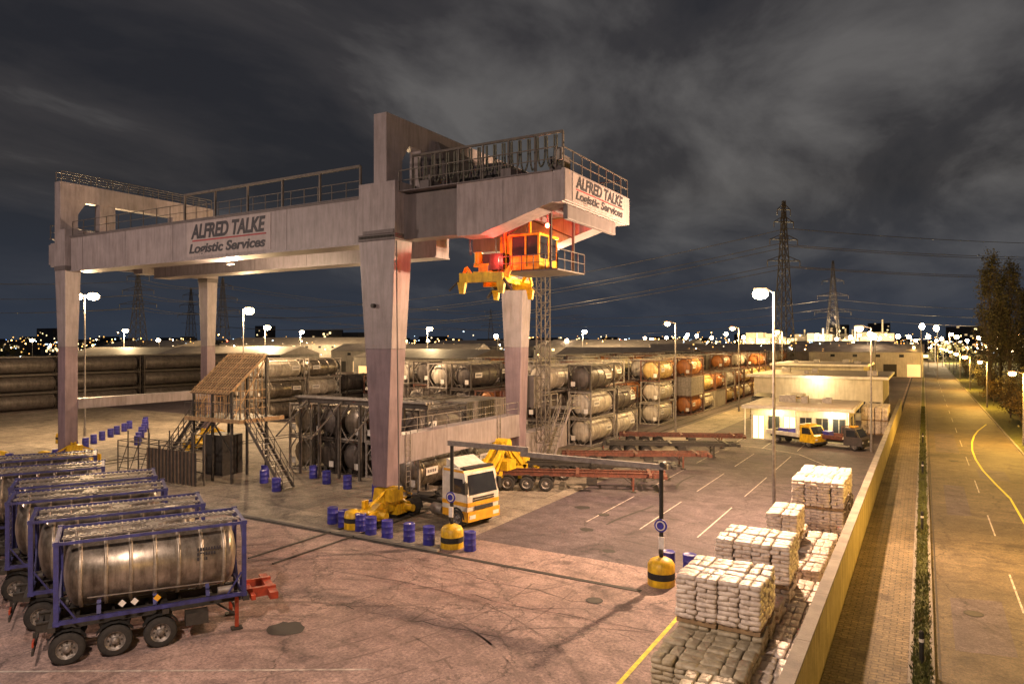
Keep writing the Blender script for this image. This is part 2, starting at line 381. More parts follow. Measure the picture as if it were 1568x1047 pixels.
for k,(f,t) in {'w':('framew','tankw'),'c':('framer','tankc'),'o':('framer','tanko'),'d':('framed','tankd'),'s':('framew','tank'),'r':('framer','tankw')}.items():
    mm=tank_container(k,6.06,f,t,False)
    for sy in(-1,1):
        y=sy*1.17; mm.add([(-2.2,y,1.15),(-.9,y,1.15),(-.9,y,1.65),(-2.2,y,1.65)],[(0,1,2,3)],'label')
        for i in range(5): mm.add([(-2.05+i*.2,y*1.004,1.3),(-1.93+i*.2,y*1.004,1.3),(-1.9+i*.2,y*1.004,1.5),(-2.02+i*.2,y*1.004,1.5)],[(0,1,2,3)],'text')
    for x in(-3.02,3.02): mm.add([(x*1.003,-.9,.5),(x*1.003,-.45,.5),(x*1.003,-.45,.95),(x*1.003,-.9,.95)],[(0,1,2,3)],'label')
    for sx in(-1,1): mm.cyl((sx*2.85,0,.35),(sx*2.98,0,.35),.2,'dark',10)
    meshTC[k]=mm.mesh('tank_container')
mmL=tank_container('L',12.0,'framed','tankd',False,False).mesh('long_tank')
def box_container(k):
    m=MB(); L=6.06;h=2.59;w=1.22
    for sx in(-1,1):
        for sy in(-1,1): m.box(sx*2.96-.07,sx*2.96+.07,sy*1.15-.07,sy*1.15+.07,0,h,k)
    m.box(-2.89,2.89,-1.2,1.2,.02,.16,k); m.box(-2.89,2.89,-1.2,1.2,h-.12,h-.03,k)
    x=-2.88; i=0
    while x<2.8:
        o=.0 if i%2 else .05
        for s in(-1,1): m.box(x,x+.139,s*(1.14-o)-.02,s*(1.14-o)+.02,.165,h-.125,k)
        x+=.14;i+=1
    for s in(-1,1):
        m.box(s*2.94-.02,s*2.94+.02,-1.07,1.07,.165,h-.125,k)
        for y in(-.8,-.3,.3,.8): m.box(s*2.975-.012,s*2.975+.012,y-.02,y+.02,.1,h-.1,'steel')
    return m.mesh('shipping_container')
BX=[box_container(k) for k in('framew','rust','shed')]

def wheel(m,x,y,r=.5,w=.3,hub=True,z=None):
    z=r if z is None else z; s=1 if y>0 else -1
    m.lathe((x,y,z),(0,s,0),[(-w/2,.01),(-w/2,r*.85),(-w/2+.04,r*.97),(-w/2+.08,r),(w/2-.08,r),(w/2-.04,r*.97),(w/2,r*.85),(w/2-.01,r*.6)],'tyre',22)
    m.lathe((x,y,z),(0,s,0),[(w/2-.01,r*.6),(w/2-.02,r*.56),(w/2-.10,r*.5),(w/2-.1,r*.25),(w/2,r*.22),(w/2+.03,r*.15),(w/2+.04,.005)],'hub',18)
    for i in range(8):
        a=i*.785; m.box(x+math.cos(a)*r*.38-.025,x+math.cos(a)*r*.38+.025,y+s*(w/2-.1)-.03,y+s*(w/2-.1)+.03,z+math.sin(a)*r*.38-.025,z+math.sin(a)*r*.38+.025,'dark')
def chassis(fr='red',x0=-3.3,x1=3.9,axles=(-2.45,-1.15,.15),legs=2.55,front='red'):
    m=MB()
    for y in(-.5,.5):
        m.box(x0,x1,y-.07,y+.07,1.22,1.26,fr); m.box(x0,x1,y-.015,y+.015,.98,1.22,fr); m.box(x0,x1,y-.07,y+.07,.94,.98,fr)
        m.box(x1-1.0,x1+.005,y-.075,y+.075,.935,1.265,front)
    x=x0+.05
    while x<x1-1: m.box(x,x+.1,-.48,.48,1.02,1.16,fr); x+=1.0
    for x in(x0+.45,0.3,x1-1.1): m.box(x-.1,x+.1,-1.2,1.2,1.1,1.262,fr)
    for x in axles:
        m.cyl((x,-.85,.5),(x,.85,.5),.08,'dark',8)
        for y in(-1.0,1.0):
            wheel(m,x,y,.5,.34)
            m.box(x-.09,x+.09,y*.5-.1,y*.5+.1,.5,.95,'dark')
        for y in(-1.0,1.0):
            for i in range(5):
                a0=math.pi*(.15+.14*i); a1=a0+math.pi*.14; rr=.58
                p=[(x+math.cos(a)*rr,.5+math.sin(a)*rr) for a in(a0,a1)]
                m.add([(p[0][0],y-.18,p[0][1]),(p[0][0],y+.18,p[0][1]),(p[1][0],y+.18,p[1][1]),(p[1][0],y-.18,p[1][1])],[(0,1,2,3)],'black')
    for y in(-.75,.75):
        m.beam((legs,y,1.1),(legs,y,.1),.12,.12,front); m.box(legs-.18,legs+.18,y-.15,y+.15,.02,.08,'dark')
        m.beam((legs,y,.5),(legs-.7,y*.7,1.0),.05,.05,'dark')
    m.beam((legs,-.75,.6),(legs,.75,.6),.06,.06,'dark')
    m.box(x0-.06,x0,-1.2,1.2,.5,.65,'dark'); m.box(x0-.05,x0,-1.2,-.8,.75,.9,'red'); m.box(x0-.05,x0,.8,1.2,.75,.9,'red')
    for y in(-.6,.6): m.beam((x0-.03,y,.6),(x0-.03,y,1.0),.06,.08,'dark')
    m.box(x1-.3,x1-.02,-1.15,1.15,.97,1.2,front); m.box(x1-.9,x1-.75,-1.0,1.0,.99,1.15,front)
    m.box(.9,1.6,-1.15,-.7,.55,.95,'dark'); m.box(.9,1.7,.7,1.15,.55,.9,'dark')
    return m
chm=chassis('dark').mesh('chassis')
AX=math.radians(59.6)
for i,(x,y) in enumerate(((-22.63,14.6),(-26.13,15.55),(-29.96,16.56),(-32.9,18.0),(-37.47,18.2),(-41.4,20.0))):
    e=empty('tank_trailer',(x,y,0),AX)
    place(chm,'chassis',(0,0,0),0,e); place(meshTC['blue'],'tank_container_body',(0,0,1.27),0,e)
chl=[chassis(k,-5.5,6.2,(-4.4,-3.1,-1.8),4.0,k).mesh('chassis_long') for k in('rust','dark')]
for i,(x,y,a) in enumerate(((-20.6,43.6,.42),(-21.2,47.6,.38),(-20.2,53.5,.5),(-19.6,60.5,.45),(-20.4,66.5,.4))):
    place(chl[i%2],'container_chassis',(x,y,0),a)
# ------------------------------------------------------------------ sack pallets
def sack(m,cx,cy,cz,lx,ly,lz,k):
    n=12;vs=[];fs=[]
    def se(c,p): return math.copysign(abs(c)**p,c)
    rows=[-.5*math.pi,-.42*math.pi,-.22*math.pi,0,.22*math.pi,.42*math.pi,.5*math.pi]
    j1=U(.95,1.05); ro=U(-.05,.05); cr,sr=math.cos(ro),math.sin(ro); cx+=U(-.025,.025); cy+=U(-.025,.025); tl=U(-.012,.012)
    for ph in rows:
        for i in range(n):
            th=6.2832*(i+.5)/n
            X=se(math.cos(ph),.28)*se(math.cos(th),.3)*lx/2*j1; Y=se(math.cos(ph),.28)*se(math.sin(th),.3)*ly/2*j1; Z=se(math.sin(ph),.6)*lz/2+tl*X/lx*4
            vs.append((cx+X*cr-Y*sr,cy+X*sr+Y*cr,cz+Z+U(-.01,.01)))
    for j in range(len(rows)-1):
        for i in range(n): fs.append((j*n+i,j*n+(i+1)%n,(j+1)*n+(i+1)%n,(j+1)*n+i))
    m.add(vs,fs,k,True)
def pallet_mesh(k,layers):
    m=MB()
    for y in(-.5,0,.5): m.box(-.6,.6,y-.05,y+.05,.0,.1,'wood')
    for i in range(6): m.box(-.6+i*.22,-.6+i*.22+.12,-.55,.55,.1,.125,'wood')
    for l in range(layers):
        z=.125+.075+l*.145
        if l%2==0:
            for y in(-.38,0,.38): sack(m,-.34,y,z,.62,.385,.165,k)
            for x in(.155,.47): 
                for y in(-.29,.29): sack(m,x,y,z,.33,.58,.165,k)
        else:
            for y in(-.38,0,.38): sack(m,.32,y,z,.62,.385,.165,k)
            for x in(-.47,-.155):
                for y in(-.29,.29): sack(m,x,y,z,.33,.58,.165,k)
    return m.mesh('sack_pallet')
PW=[pallet_mesh('sack',9) for _ in range(3)]; PO=[pallet_mesh('sacko',9) for _ in range(2)]; PL=[pallet_mesh('sack',7) for _ in range(2)]
def pal(ms,x,y,z,s=None): place(random.choice(ms),'sack_pallet',(x+U(-.04,.04),y+U(-.04,.04),z),random.choice((0,math.pi))+U(-.04,.04),None,s)
TH=1.47
for x in(-5.9,-4.64):
    if x>-5: pal(PO,x,17.8,0)
    pal(PO,x+.1,19.05,0); pal(PO,x+.05,20.3,0)
    for y in(21.75,23.0): pal(PO,x,y,0); pal(PW,x,y,TH)
    for y in(26.3,27.6): pal(PW,x-.0,y,0); pal(PW,x,y,TH)
    pal(PW,x,24.6,0)
for y in(30,31.3,32.6,33.9,35.2): 
    pal(PW,-5.3,y,0); pal(PL,-4.05,y,0)
for y in(32.6,33.9): pal(PL,-5.3,y,TH)
for x in(-5.3,-4.05):
    for y in(39.5,40.8,42.1,43.4): pal(PW,x,y,0); pal(PW,x,y,TH)
for y in[17+1.25*i for i in range(10)]: pal(PL if y>18 else PO,-3.5,y,0,(.88,1,.85))
for x in(-5.2,-3.9):
    for y in(86,87.3,88.6,89.9,91.2): pal(PW,x,y,0); pal(PW,x,y,TH)

# ------------------------------------------------------------------ crane
crane=empty('gantry_crane')
def leg(x0,x1,y0,y1,name,low=1.95):
    m=MB(); cx=(x0+x1)/2; cy=(y0+y1)/2; w=(x1-x0)*.14
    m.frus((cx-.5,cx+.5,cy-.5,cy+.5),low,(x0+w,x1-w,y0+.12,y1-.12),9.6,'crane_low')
    m.frus((x0+w-.01,x1-w+.01,y0+.12,y1-.12),9.6,(x0,x1,y0,y1),15.6,'crane')
    m.box(x0-.04,x1+.04,y0-.04,y1+.04,15.6,15.95,'crane_dk')
    o=m.obj(name,crane); bevel(o,.03); return o
XR=-26.1; XL=-58.3
leg(-27.4,-24.8,29.9,31.4,'leg_front_right')
leg(-27.1,-25.1,44.7,46.1,'leg_rear_right')
leg(-59.2,-57.7,29.9,31.1,'leg_front_left',1.4)
leg(-59.1,-57.8,42.6,43.7,'leg_rear_left',1.4)
m=MB()
def portal(x0,x1,c0,c1,yb):
    m.box(x0,x1,29.9,33.2,15.95,18.8,'crane')
    m.box(x0,x1,yb-3.3,yb+.0,15.95,18.8,'crane')
    m.box(c0,c1,29.9,31.25,18.8,22.6,'crane')
    m.box(c0,c1,31.25,yb-1.35,21.2,22.6,'crane')
    m.box(c0,c1,yb-1.35,yb,18.8,22.6,'crane')
    m.box(c0+.05,c1-.05,33.0,34.3,18.8,21.2,'crane'); m.box(c0+.05,c1-.05,yb-4.2,yb-2.7,18.8,21.2,'crane')
    m.hexa([(c0,31.25,20.2),(c1,31.25,20.2),(c1,31.26,20.2),(c0,31.26,20.2)],[(c0,31.25,21.2),(c1,31.25,21.2),(c1,31.9,21.2),(c0,31.9,21.2)],'crane')
portal(-27.4,-24.8,-26.3,-25.4,46.1)
portal(-59.2,-57.7,-59.2,-58.4,43.7)
o=m.obj('portal_frames',crane); bevel(o,.03)
m=MB()
for yy,a in((30.3,1.4),(37.2,1.4)):
    y0,y1=yy,yy+a
    m.box(-57.6,-27.4,y0,y1,15.6,18.1,'crane')
    m.box(-60.6,-59.3,y0,y1,16.0,17.9,'crane')
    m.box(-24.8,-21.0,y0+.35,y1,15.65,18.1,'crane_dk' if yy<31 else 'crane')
    m.prism([(-21.0,18.2),(-21.0,15.5),(-19.6,15.5),(-15.4,16.75),(-15.4,18.2)],y0,y1,'crane')
    m.box(-60.6,-15.4,y0-.12,y1+.12,18.203,18.26,'crane_dk')
    m.box(-57.6,-27.4,y0-.1,y1+.1,15.5,15.597,'crane')
    m.box(-57.6,-27.4,y0-.06,y0-.005,18.1,18.2,'crane_dk')
    x=-56
    while x<-28: m.box(x-.015,x+.015,y0-.012,y0,15.6,18.1,'crane_dk'); x+=5.6
    for x in(-18.2,): m.box(x-.012,x+.012,y0-.01,y0,16.1,18.1,'crane_dk')
o=m.obj('girders',crane)
m=MB()
m.box(-15.398,-14.9,30.3,38.6,16.72,18.25,'crane')
m.prism([(-14.899,16.75),(-14.7,16.75),(-14.7,18.3),(-14.899,18.3)],30.2,38.7,'crane')
m.box(-60.9,-60.6,30.3,38.6,16.2,17.8,'crane')
m.box(-15.2,-14.95,31.0,37.2,16.0,16.7,'crane_dk')
o=m.obj('end_beams',crane); bevel(o,.03)
m=MB()
m.box(XR-.55,XR+.55,31.1,45.0,3.1,4.7,'crane'); m.box(XR-.5,XR+.5,46.0,53.0,1.4,3.2,'crane')
m.box(XL-.45,XL+.45,31.0,42.8,4.7,5.5,'crane')
o=m.obj('sill_beams',crane); bevel(o,.03)
def bogie(x,y,ln=3.6):
    m=MB(); m.T=Matrix.Translation((x,y,0))
    m.prism([(-.45,1.05),(.45,1.05),(.3,1.9),(-.3,1.9)],-.55,.55,'yellow')
    m.hexa([(-.4,-ln/2,.55),(.4,-ln/2,.55),(.4,ln/2,.55),(-.4,ln/2,.55)],[(-.38,-.8,1.15),(.38,-.8,1.15),(.38,.8,1.15),(-.38,.8,1.15)],'yellow')
    for s in(-1,1):
        m.box(-.55,.55,s*ln*.32-.75,s*ln*.32+.75,.28,.85,'yellow')
        for q in(-.42,.42):
            m.cyl((-.3,s*ln*.32+q,.33),(.3,s*ln*.32+q,.33),.3,'dark',14)
        m.box(-.5,-.35,s*ln*.32-.2,s*ln*.32+.2,.85,1.3,'yellow')
        m.cyl((.55,s*ln*.32,.6),(1.1,s*ln*.32,.6),.2,'yellow',12)
        m.box(-.4,.4,s*(ln/2+.35)-.06,s*(ln/2+.35)+.06,.1,.9,'yellow')
    m.beam((.45,-ln/2,1.2),(.45,.2,2.1),.1,.1,'yellow'); m.beam((.45,ln/2,1.2),(.45,-.2,2.1),.1,.1,'yellow')
    m.box(.4,.9,-.5,.5,1.2,1.9,'yellow')
    m.obj('bogie',crane)
bogie(XR,30.6); bogie(XR,45.3,4.6); bogie(XL,30.6); bogie(XL,43.1,4)
bogie(XR,40.3,4.2)
m=MB(); m.T=Matrix.Translation((XR+.9,41.8,0))
for x in(-.35,.35):
    m.beam((x,-2.6,1.0),(x,0,3.1),.2,.34,'yellow'); m.beam((x,2.6,1.0),(x,0,3.1),.2,.34,'yellow'); m.beam((x,-2.9,1.0),(x,2.9,1.0),.2,.45,'yellow')
    m.beam((x,-1.3,1.2),(x,0,2.9),.12,.15,'yellow'); m.beam((x,1.3,1.2),(x,0,2.9),.12,.15,'yellow')
m.cyl((-.6,0,3.0),(.6,0,3.0),.35,'yellow',14)
for y in(-2.4,2.4): m.box(-.6,.6,y-.8,y+.8,.35,.8,'yellow'); m.cyl((-.3,y-.4,.35),(.3,y-.4,.35),.33,'dark',12); m.cyl((-.3,y+.4,.35),(.3,y+.4,.35),.33,'dark',12)
m.box(-.3,.8,-.6,.6,1.25,1.9,'yellow')
m.obj('equaliser_frame',crane)
m=MB()
m.box(-23.5,-17.6,31.9,37.0,17.2,17.7,'crane_dk')
for x in(-23.2,-18.1): m.box(x-.3,x+.3,30.4,38.4,18.27,18.7,'crane_dk')
m.box(-22.8,-18.6,33,36.2,17.7,19.2,'dark'); m.box(-22.2,-20,33.2,36,19.2,19.9,'crane_dk')
m.cyl((-22.5,32.4,18.3),(-22.5,36.6,18.3),.45,'dark',14); m.cyl((-19,32.4,18.3),(-19,36.6,18.3),.45,'dark',14)
for x in(-22.3,-20.1):
    for y in(33.4,36.2):
        for d in(-.06,.06): m.cyl((x,y+d,17.2),(x+.1,y+d,14.9),.022,'dark',5)
for x in(-23,-21,-19): m.box(x-.1,x+.1,32,36.9,16.9,17.2,'crane_dk')
m.obj('trolley',crane)
m=MB(); m.T=Matrix.Translation((-21.2,34.8,13.1))@Matrix.Rotation(math.radians(14),4,'Z')
m.box(-.55,-.25,-2.0,2.0,.35,.75,'yellow'); m.box(.25,.55,-2.0,2.0,.35,.75,'yellow')
m.box(-.9,.9,-.9,.9,.76,1.15,'yellow'); m.box(-1.1,1.1,-.35,.35,1.15,1.55,'yellow')
m.box(-.75,-.3,-.7,.7,1.15,1.9,'dark'); m.cyl((.5,-.9,1.45),(.5,.9,1.45),.3,'yellow',12)
for s in(-1,1):
    m.box(-1.2,1.2,s*.75-.14,s*.75+.14,1.15,1.35,'yellow')
    m.box(-.5,.5,s*2.0,s*3.02,.42,.68,'yellow'); m.box(-1.22,1.22,s*3.05-.15,s*3.05+.15,.1,.6,'yellow')
    for q in(-1,1):
        m.hexa([(q*1.1-.12,s*3.05-.13,-.5),(q*1.1+.12,s*3.05-.13,-.5),(q*1.1+.12,s*3.05+.13,-.5),(q*1.1-.12,s*3.05+.13,-.5)],[(q*1.1-.22,s*3.05-.18,.1),(q*1.1+.22,s*3.05-.18,.1),(q*1.1+.22,s*3.05+.18,.1),(q*1.1-.22,s*3.05+.18,.1)],'yellow')
        m.beam((q*1.2,s*3.0,.3),(q*1.75,s*3.3,-.35),.16,.1,'dark')
        m.cyl((q*.95,s*.75,1.35),(q*.95,s*.75,2.0),.24,'yellow',10)
        m.beam((q*.9,s*1.9,.5),(q*1.3,s*1.9,1.05),.12,.2,'yellow'); m.beam((q*1.3,s*1.9,1.0),(q*1.3,s*2.5,.4),.14,.12,'yellow')
        m.beam((q*.5,s*.9,.6),(q*1.2,s*2.9,.5),.14,.14,'yellow')
m.box(-.5,.5,-1.3,-1.0,.0,.38,'yellow'); m.box(-.45,.45,1.0,1.3,.0,.38,'dark')
m.cyl((.0,0,-.1),(0,0,.35),.4,'dark',12)
m.ball((.55,-1.1,1.25),.26,'e_red',10)
m.beam((-.2,-1.2,.4),(-.2,-1.2,1.2),.08,.08,'steel')
m.obj('spreader',crane)
m=MB()
x0,x1,y0,y1,z0,z1=-19.7,-17.9,33.6,35.8,13.95,15.9
m.box(x0,x1,y0,y1,z0,z0+.15,'yellow'); m.box(x0-.05,x1+.05,y0-.05,y1+.05,z1-.12,z1,'yellow')
m.box(x0,x0+.5,y1-.7,y1,z0+.15,z1-.12,'yellow')
m.box(x0+.5,x1,y1-.08,y1-.01,z0+.15,z1-.13,'yellow')
for x in(x0,(x0+x1)/2,x1-.1):
    m.box(x,x+.1,y0,y0+.1,z0+.15,z1-.12,'yellow')
for y in(y0+1.1,): m.box(x1-.1,x1,y,y+.1,z0+.15,z1-.12,'yellow'); m.box(x0,x0+.1,y,y+.1,z0+.15,z1-.12,'yellow')
m.box(x0+.1,x1-.1,y0+.03,y0+.06,z0+.15,z0+.75,'yellow'); m.box(x0+.1,x1-.1,y0+.04,y0+.06,z0+.76,z1-.13,'glass')
m.box(x1-.06,x1-.04,y0+.1,y1-.1,z0+.6,z1-.13,'glass'); m.box(x1-.07,x1-.03,y0+.1,y1-.1,z0+.15,z0+.6,'yellow')
m.box(x0+.04,x0+.06,y0+.1,y1-.7,z0+.15,z1-.13,'glass')
m.box(-18.95,-18.5,34.4,34.9,z0+.15,z0+.9,'dark')
m.box(-20.2,-16.6,33.2,36.6,13.8,13.87,'railm')
m.rail((-20.2,33.2,13.87),(-16.6,33.2,13.87),.8,5,'railm',.02); m.rail((-16.6,33.2,13.87),(-16.6,36.6,13.87),1.05,4,'railm',.02)
for x in(-20.0,-17.2):
    for y in(33.6,36.4): m.beam((x,y,13.87),(x,y,17.2),.12,.12,'yellow' if x<-19 else 'dark')
m.beam((-20,33.6,15.9),(-17.2,33.6,17.2),.08,.08,'dark'); m.beam((-17.2,36.4,15.9),(-20,36.4,17.2),.08,.08,'dark')
m.box(-20.6,-19.75,34,35.4,14.8,15.9,'yellow'); m.box(-20.9,-20.0,33.3,34.0,14.0,14.9,'dark')
m.cyl((-17.6,34.0,16.35),(-17.6,34.0,17.2),.04,'dark',6); m.ball((-17.6,34.0,16.3),.13,'e_red',8)  # made-up red globe, goes with an added red light
m.cyl((-20.6,33.0,16.25),(-20.6,33.0,17.2),.04,'dark',6); m.ball((-20.6,33.0,16.2),.13,'e_red',8)  # second made-up red globe under the trolley
m.obj('operator_cab',crane)
m=MB()
def heavy(p,q,n,h=1.7,k='railm',r=.09):
    p=Vector(p);q=Vector(q)
    for i in range(n+1):
        c=p.lerp(q,i/n); m.beam(c,c+Vector((0,0,h)),r,r,k)
    m.beam(p+Vector((0,0,h)),q+Vector((0,0,h)),r*1.3,r*1.3,k)
heavy((-43.4,30.25,18.26),(-27.6,30.25,18.26),5,r=.11)
m.rail((-57.3,30.25,18.26),(-43.5,30.25,18.26),1.1,9,'railm',.022); m.rail((-43.4,30.3,18.26),(-27.6,30.3,18.26),.9,14,'railm',.018)
m.rail((-60.6,38.5,18.26),(-27.6,38.5,18.26),1.1,20,'railm',.022)
m.rail((-59.2,30,22.6),(-59.2,43.5,22.6),.8,10,'railm',.022); m.rail((-58.4,30,22.6),(-58.4,43.5,22.6),.8,10,'railm',.022)
m.rail((-60.6,30.3,18.26),(-60.6,38.5,18.26),1.1,6,'railm',.025)
m.rail((-24.8,30.25,18.26),(-15.2,30.25,18.26),1.1,9,'railm',.025); m.rail((-14.8,30.25,18.3),(-14.8,38.6,18.3),1.0,8,'railm',.025)
m.rail((-24.8,38.6,18.26),(-15.2,38.6,18.26),1.1,9,'railm',.025)
heavy((-24.6,31.2,18.26),(-15.3,31.2,18.26),6,2.1)
m.obj('railings',crane)
m=MB()
def loop(x,y,w,h,zt):
    pts=[]
    for i in range(13):
        t=i/12; a=math.pi*t
        pts.append((x-w*math.cos(a),y+.03*math.sin(9*t),zt-h*math.sin(a)**.45))
    for a,b in zip(pts[:-1],pts[1:]): m.cyl(a,b,.05,'cable',5,cap=False)
for i in range(18):
    loop(-24.0+i*.5,31.2+.04*(i%3),.17+.04*R(),1.5+U(-.12,.12),20.25)
m.obj('festoon_cables',crane)
m=MB()
m.box(-16.4,-15.6,31.9,32.7,18.26,19.4,'crane_dk'); m.box(-15.6,-15.2,30.9,31.1,18.9,19.5,'steel')
m.box(-25.3,-24.9,33.2,34.6,18.801,19.8,'crane_dk')
m.hexa([(-25.39,34.4,19.4),(-24.2,34.4,19.4),(-24.2,43,19.4),(-25.39,43,19.4)],[(-25.39,34.4,22.0),(-25.2,34.4,22.0),(-25.2,43,21.5),(-25.39,43,21.5)],'crane_dk')
m.box(-27.0,-25.5,47,48.4,5,7.4,'crane_dk')
m.obj('machinery',crane)
m=MB()
for dx,dy in((0,0),(.75,0),(0,.75),(.75,.75)):
    m.beam((-24.9+dx,46.3+dy,2.5),(-24.9+dx,46.3+dy,17),.07,.07,'railm')
z=2.5
while z<16.6:
    for a,b in(((0,0),(.75,0)),((.75,0),(.75,.75)),((.75,.75),(0,.75)),((0,.75),(0,0))):
        m.beam((-24.9+a[0],46.3+a[1],z),(-24.9+b[0],46.3+b[1],z+.95),.04,.04,'railm'); m.beam((-24.9+a[0],46.3+a[1],z),(-24.9+b[0],46.3+b[1],z),.04,.04,'railm')
    z+=.95
for i in range(14):
    t=i/13; m.box(-25.3,-24.5,47.5+t*3.6,47.8+t*3.6,.3+t*4.3,.33+t*4.3,'steel')
for x in(-25.35,-24.45):
    m.beam((x,47.4,.1),(x,51.3,4.75),.06,.22,'crane'); m.rail((x,47.4,.2),(x,51.3,4.8),1.0,6,'steel',.025)
m.box(-26.5,-24.4,51.2,53,4.6,4.7,'steel'); m.rail((-24.4,51.2,4.7),(-24.4,53,4.7),1.0,3,'steel'); m.rail((-26.5,46.2,4.7),(-26.5,53,4.7),1.0,6,'steel')
m.rail((XR+.5,31.4,4.7),(XR+.5,44.8,4.7),.9,9,'steel',.015)
for y in(31.9,41.9):
    for x in(-.2,.2): m.beam((XR+.62,y+x,1.2),(XR+.62,y+x,4.9),.04,.04,'steel')
    for i in range(11): m.box(XR+.6,XR+.64,y-.2,y+.2,1.4+i*.3,1.43+i*.3,'steel')
m.obj('ladder_tower',crane)
m=MB()
m.cyl((-26.3,30.18,12),(-26.3,29.75,12),.12,'dark',10)
m.beam((-27.05,29.87,16.05),(-24.8,29.8,16.05),.05,.2,'crane_dk')
for i in range(24):
    x=-27.3+i*.104; m.box(x,x+.05,29.80,29.86,15.72,15.86,'dark')
m.cyl((-24.6,30.0,2),(-24.7,29.9,15.5),.04,'crane_dk',6)
m.obj('leg_fittings',crane)
def text(body,size,loc,rot,k,name,parent,shear=.22,off=.04,sx=1):
    cu=bpy.data.curves.new(name,'FONT'); cu.body=body; cu.size=size; cu.shear=shear; cu.offset=off*size; cu.extrude=.008
    ob=bpy.data.objects.new(name+'_tmp',cu); scene.collection.objects.link(ob)
    dg=bpy.context.evaluated_depsgraph_get(); me=bpy.data.meshes.new_from_object(ob.evaluated_get(dg)); bpy.data.objects.remove(ob)
    me.materials.clear(); me.materials.append(M[k])
    xs=[v.co.x for v in me.vertices]; w=max(xs)-min(xs)
    o=bpy.data.objects.new(name,me); scene.collection.objects.link(o); o.location=loc; o.rotation_euler=rot
    o.scale=(sx/w,1,1); o.parent=parent; return o
m=MB(); m.box(-43.2,-35.0,30.27,30.297,15.75,18.05,'signbg'); m.box(-42.6,-35.4,30.24,30.268,16.74,16.83,'textr')
m.box(-14.698,-14.67,31.0,38.0,16.85,18.2,'signbg'); m.box(-14.669,-14.655,31.4,37.6,17.43,17.49,'textr')
m.obj('sign_panels',crane)
r=math.pi/2
text('ALFRED TALKE',1.3,(-42.7,30.255,16.96),(r,0,0),'text','lettering_1',crane,off=.035,sx=7.3)
text('Logistic Services',.86,(-43.0,30.255,15.98),(r,0,0),'text','lettering_2',crane,off=.03,sx=7.5)
text('ALFRED TALKE',.82,(-14.66,31.4,17.56),(r,0,r),'text','lettering_3',crane,off=.035,sx=6.2)
text('Logistic Services',.58,(-14.66,31.3,16.98),(r,0,r),'text','lettering_4',crane,off=.03,sx=6.2)
light('beacon_and_fill_light',(-20.2,33.1,14.5),300,(1,.04,.03),.12,crane)
light('beacon_and_fill_light',(-17.6,34.0,16.6),800,(1,.04,.03),.12,crane)  # extra red light added to redden the cantilever underside
light('beacon_and_fill_light',(-20.6,32.7,16.3),450,(1,.04,.03),.12,crane)  # another red light added for the same underside
light('crane_fill_light',(-20,38.9,15.2),5500,(1,.72,.44),.3,crane)  # fill lamp added at the far girder to brighten lane and apron
light('crane_fill_light',(-41,32.1,15.2),3000,(1,.72,.46),.3,crane)  # second added fill lamp, behind the front girder
m=MB(); m.box(-20.3,-19.7,38.75,39.0,15.3,15.6,'steel'); m.box(-41.3,-40.7,31.9,32.1,15.3,15.6,'steel'); m.obj('fill_light_housing',crane)  # made-up housings for the added fill lamps

# ------------------------------------------------------------------ height gauge
m=MB()
for x in(-19.9,-9.36):
    m.lathe((x,28.3,0),(0,0,1),[(0,.56),(.28,.56)],'yellow',24); m.lathe((x,28.3,0),(0,0,1),[(.28,.56),(.55,.56)],'black',24)
    m.lathe((x,28.3,0),(0,0,1),[(.55,.56),(.85,.55),(1.0,.45),(1.12,.2),(1.14,.01)],'yellow',24)
    m.cyl((x,28.3,1.1),(x,28.3,5.0),.09,'black',12)
    m.cyl((x+.02,28.15,2.45),(x+.02,28.19,2.45),.27,'blue',18); m.cyl((x+.02,28.12,2.45),(x+.02,28.149,2.45),.2,'label',18); m.cyl((x+.02,28.10,2.45),(x+.02,28.119,2.45),.15,'blue',18)
    m.box(x-.05,x+.18,28.1,28.15,1.5,2.0,'label'); m.box(x-.05,x+.1,28.12,28.18,1.3,1.45,'dark')
m.box(-20.1,-15.6,28.2,28.4,4.95,5.18,'steel'); m.box(-16.0,-9.1,28.2,28.4,4.74,4.949,'steel')
m.cyl((-9.2,28.2,5.0),(-9.2,27.9,5.0),.12,'dark',10)
m.obj('height_gauge')
m=MB()
m.lathe((0,0,0),(0,0,1),[(0,.01),(0,.29),(.03,.3),(.28,.29),(.3,.305),(.32,.29),(.58,.29),(.6,.305),(.62,.29),(.86,.29),(.88,.3),(.9,.28),(.88,.26),(.88,.01)],'blue',18)
bm_=m.mesh('blue_barrel')
pos=[(-28.1,28.6),(-27.0,28.35),(-25.9,28.2),(-24.9,28.1),(-23.6,28.05),(-22.3,28.0),(-21.2,28.0),(-18.8,28.3),(-27.5,30.9),(-27.2,32.4),(-25,34.9),(-24.5,35.8),(-24.6,36.5),(-28.3,32.8),(-9.6,29.9),(-8.6,30.1),
 (-37.5,33.0),(-40.5,34.5),(-42.2,36.0),(-36.5,36.5),(-38.7,37.5),(-34,36),(-31.6,36.4),(-30.2,34.8)]
for i in range(11): pos.append((-62+i*-1.7,30.5+i*1.75))
for i in range(9): pos.append((-55-i*1.9,29.0))
for i in range(8): pos.append((-66-i*2.2,41+i*1.5))
for x,y in pos: place(bm_,'blue_barrel',(x+U(-.14,.14),y+U(-.14,.14),.005),U(0,6))
m=MB()
m.lathe((0,0,0),(0,0,1),[(0,.5),(.35,.5)],'yellow',20); m.lathe((0,0,0),(0,0,1),[(.35,.5),(.6,.5)],'black',20); m.lathe((0,0,0),(0,0,1),[(.6,.5),(.9,.45),(1.0,.2),(1.02,.01)],'yellow',20)
ym=m.mesh('concrete_bollard')
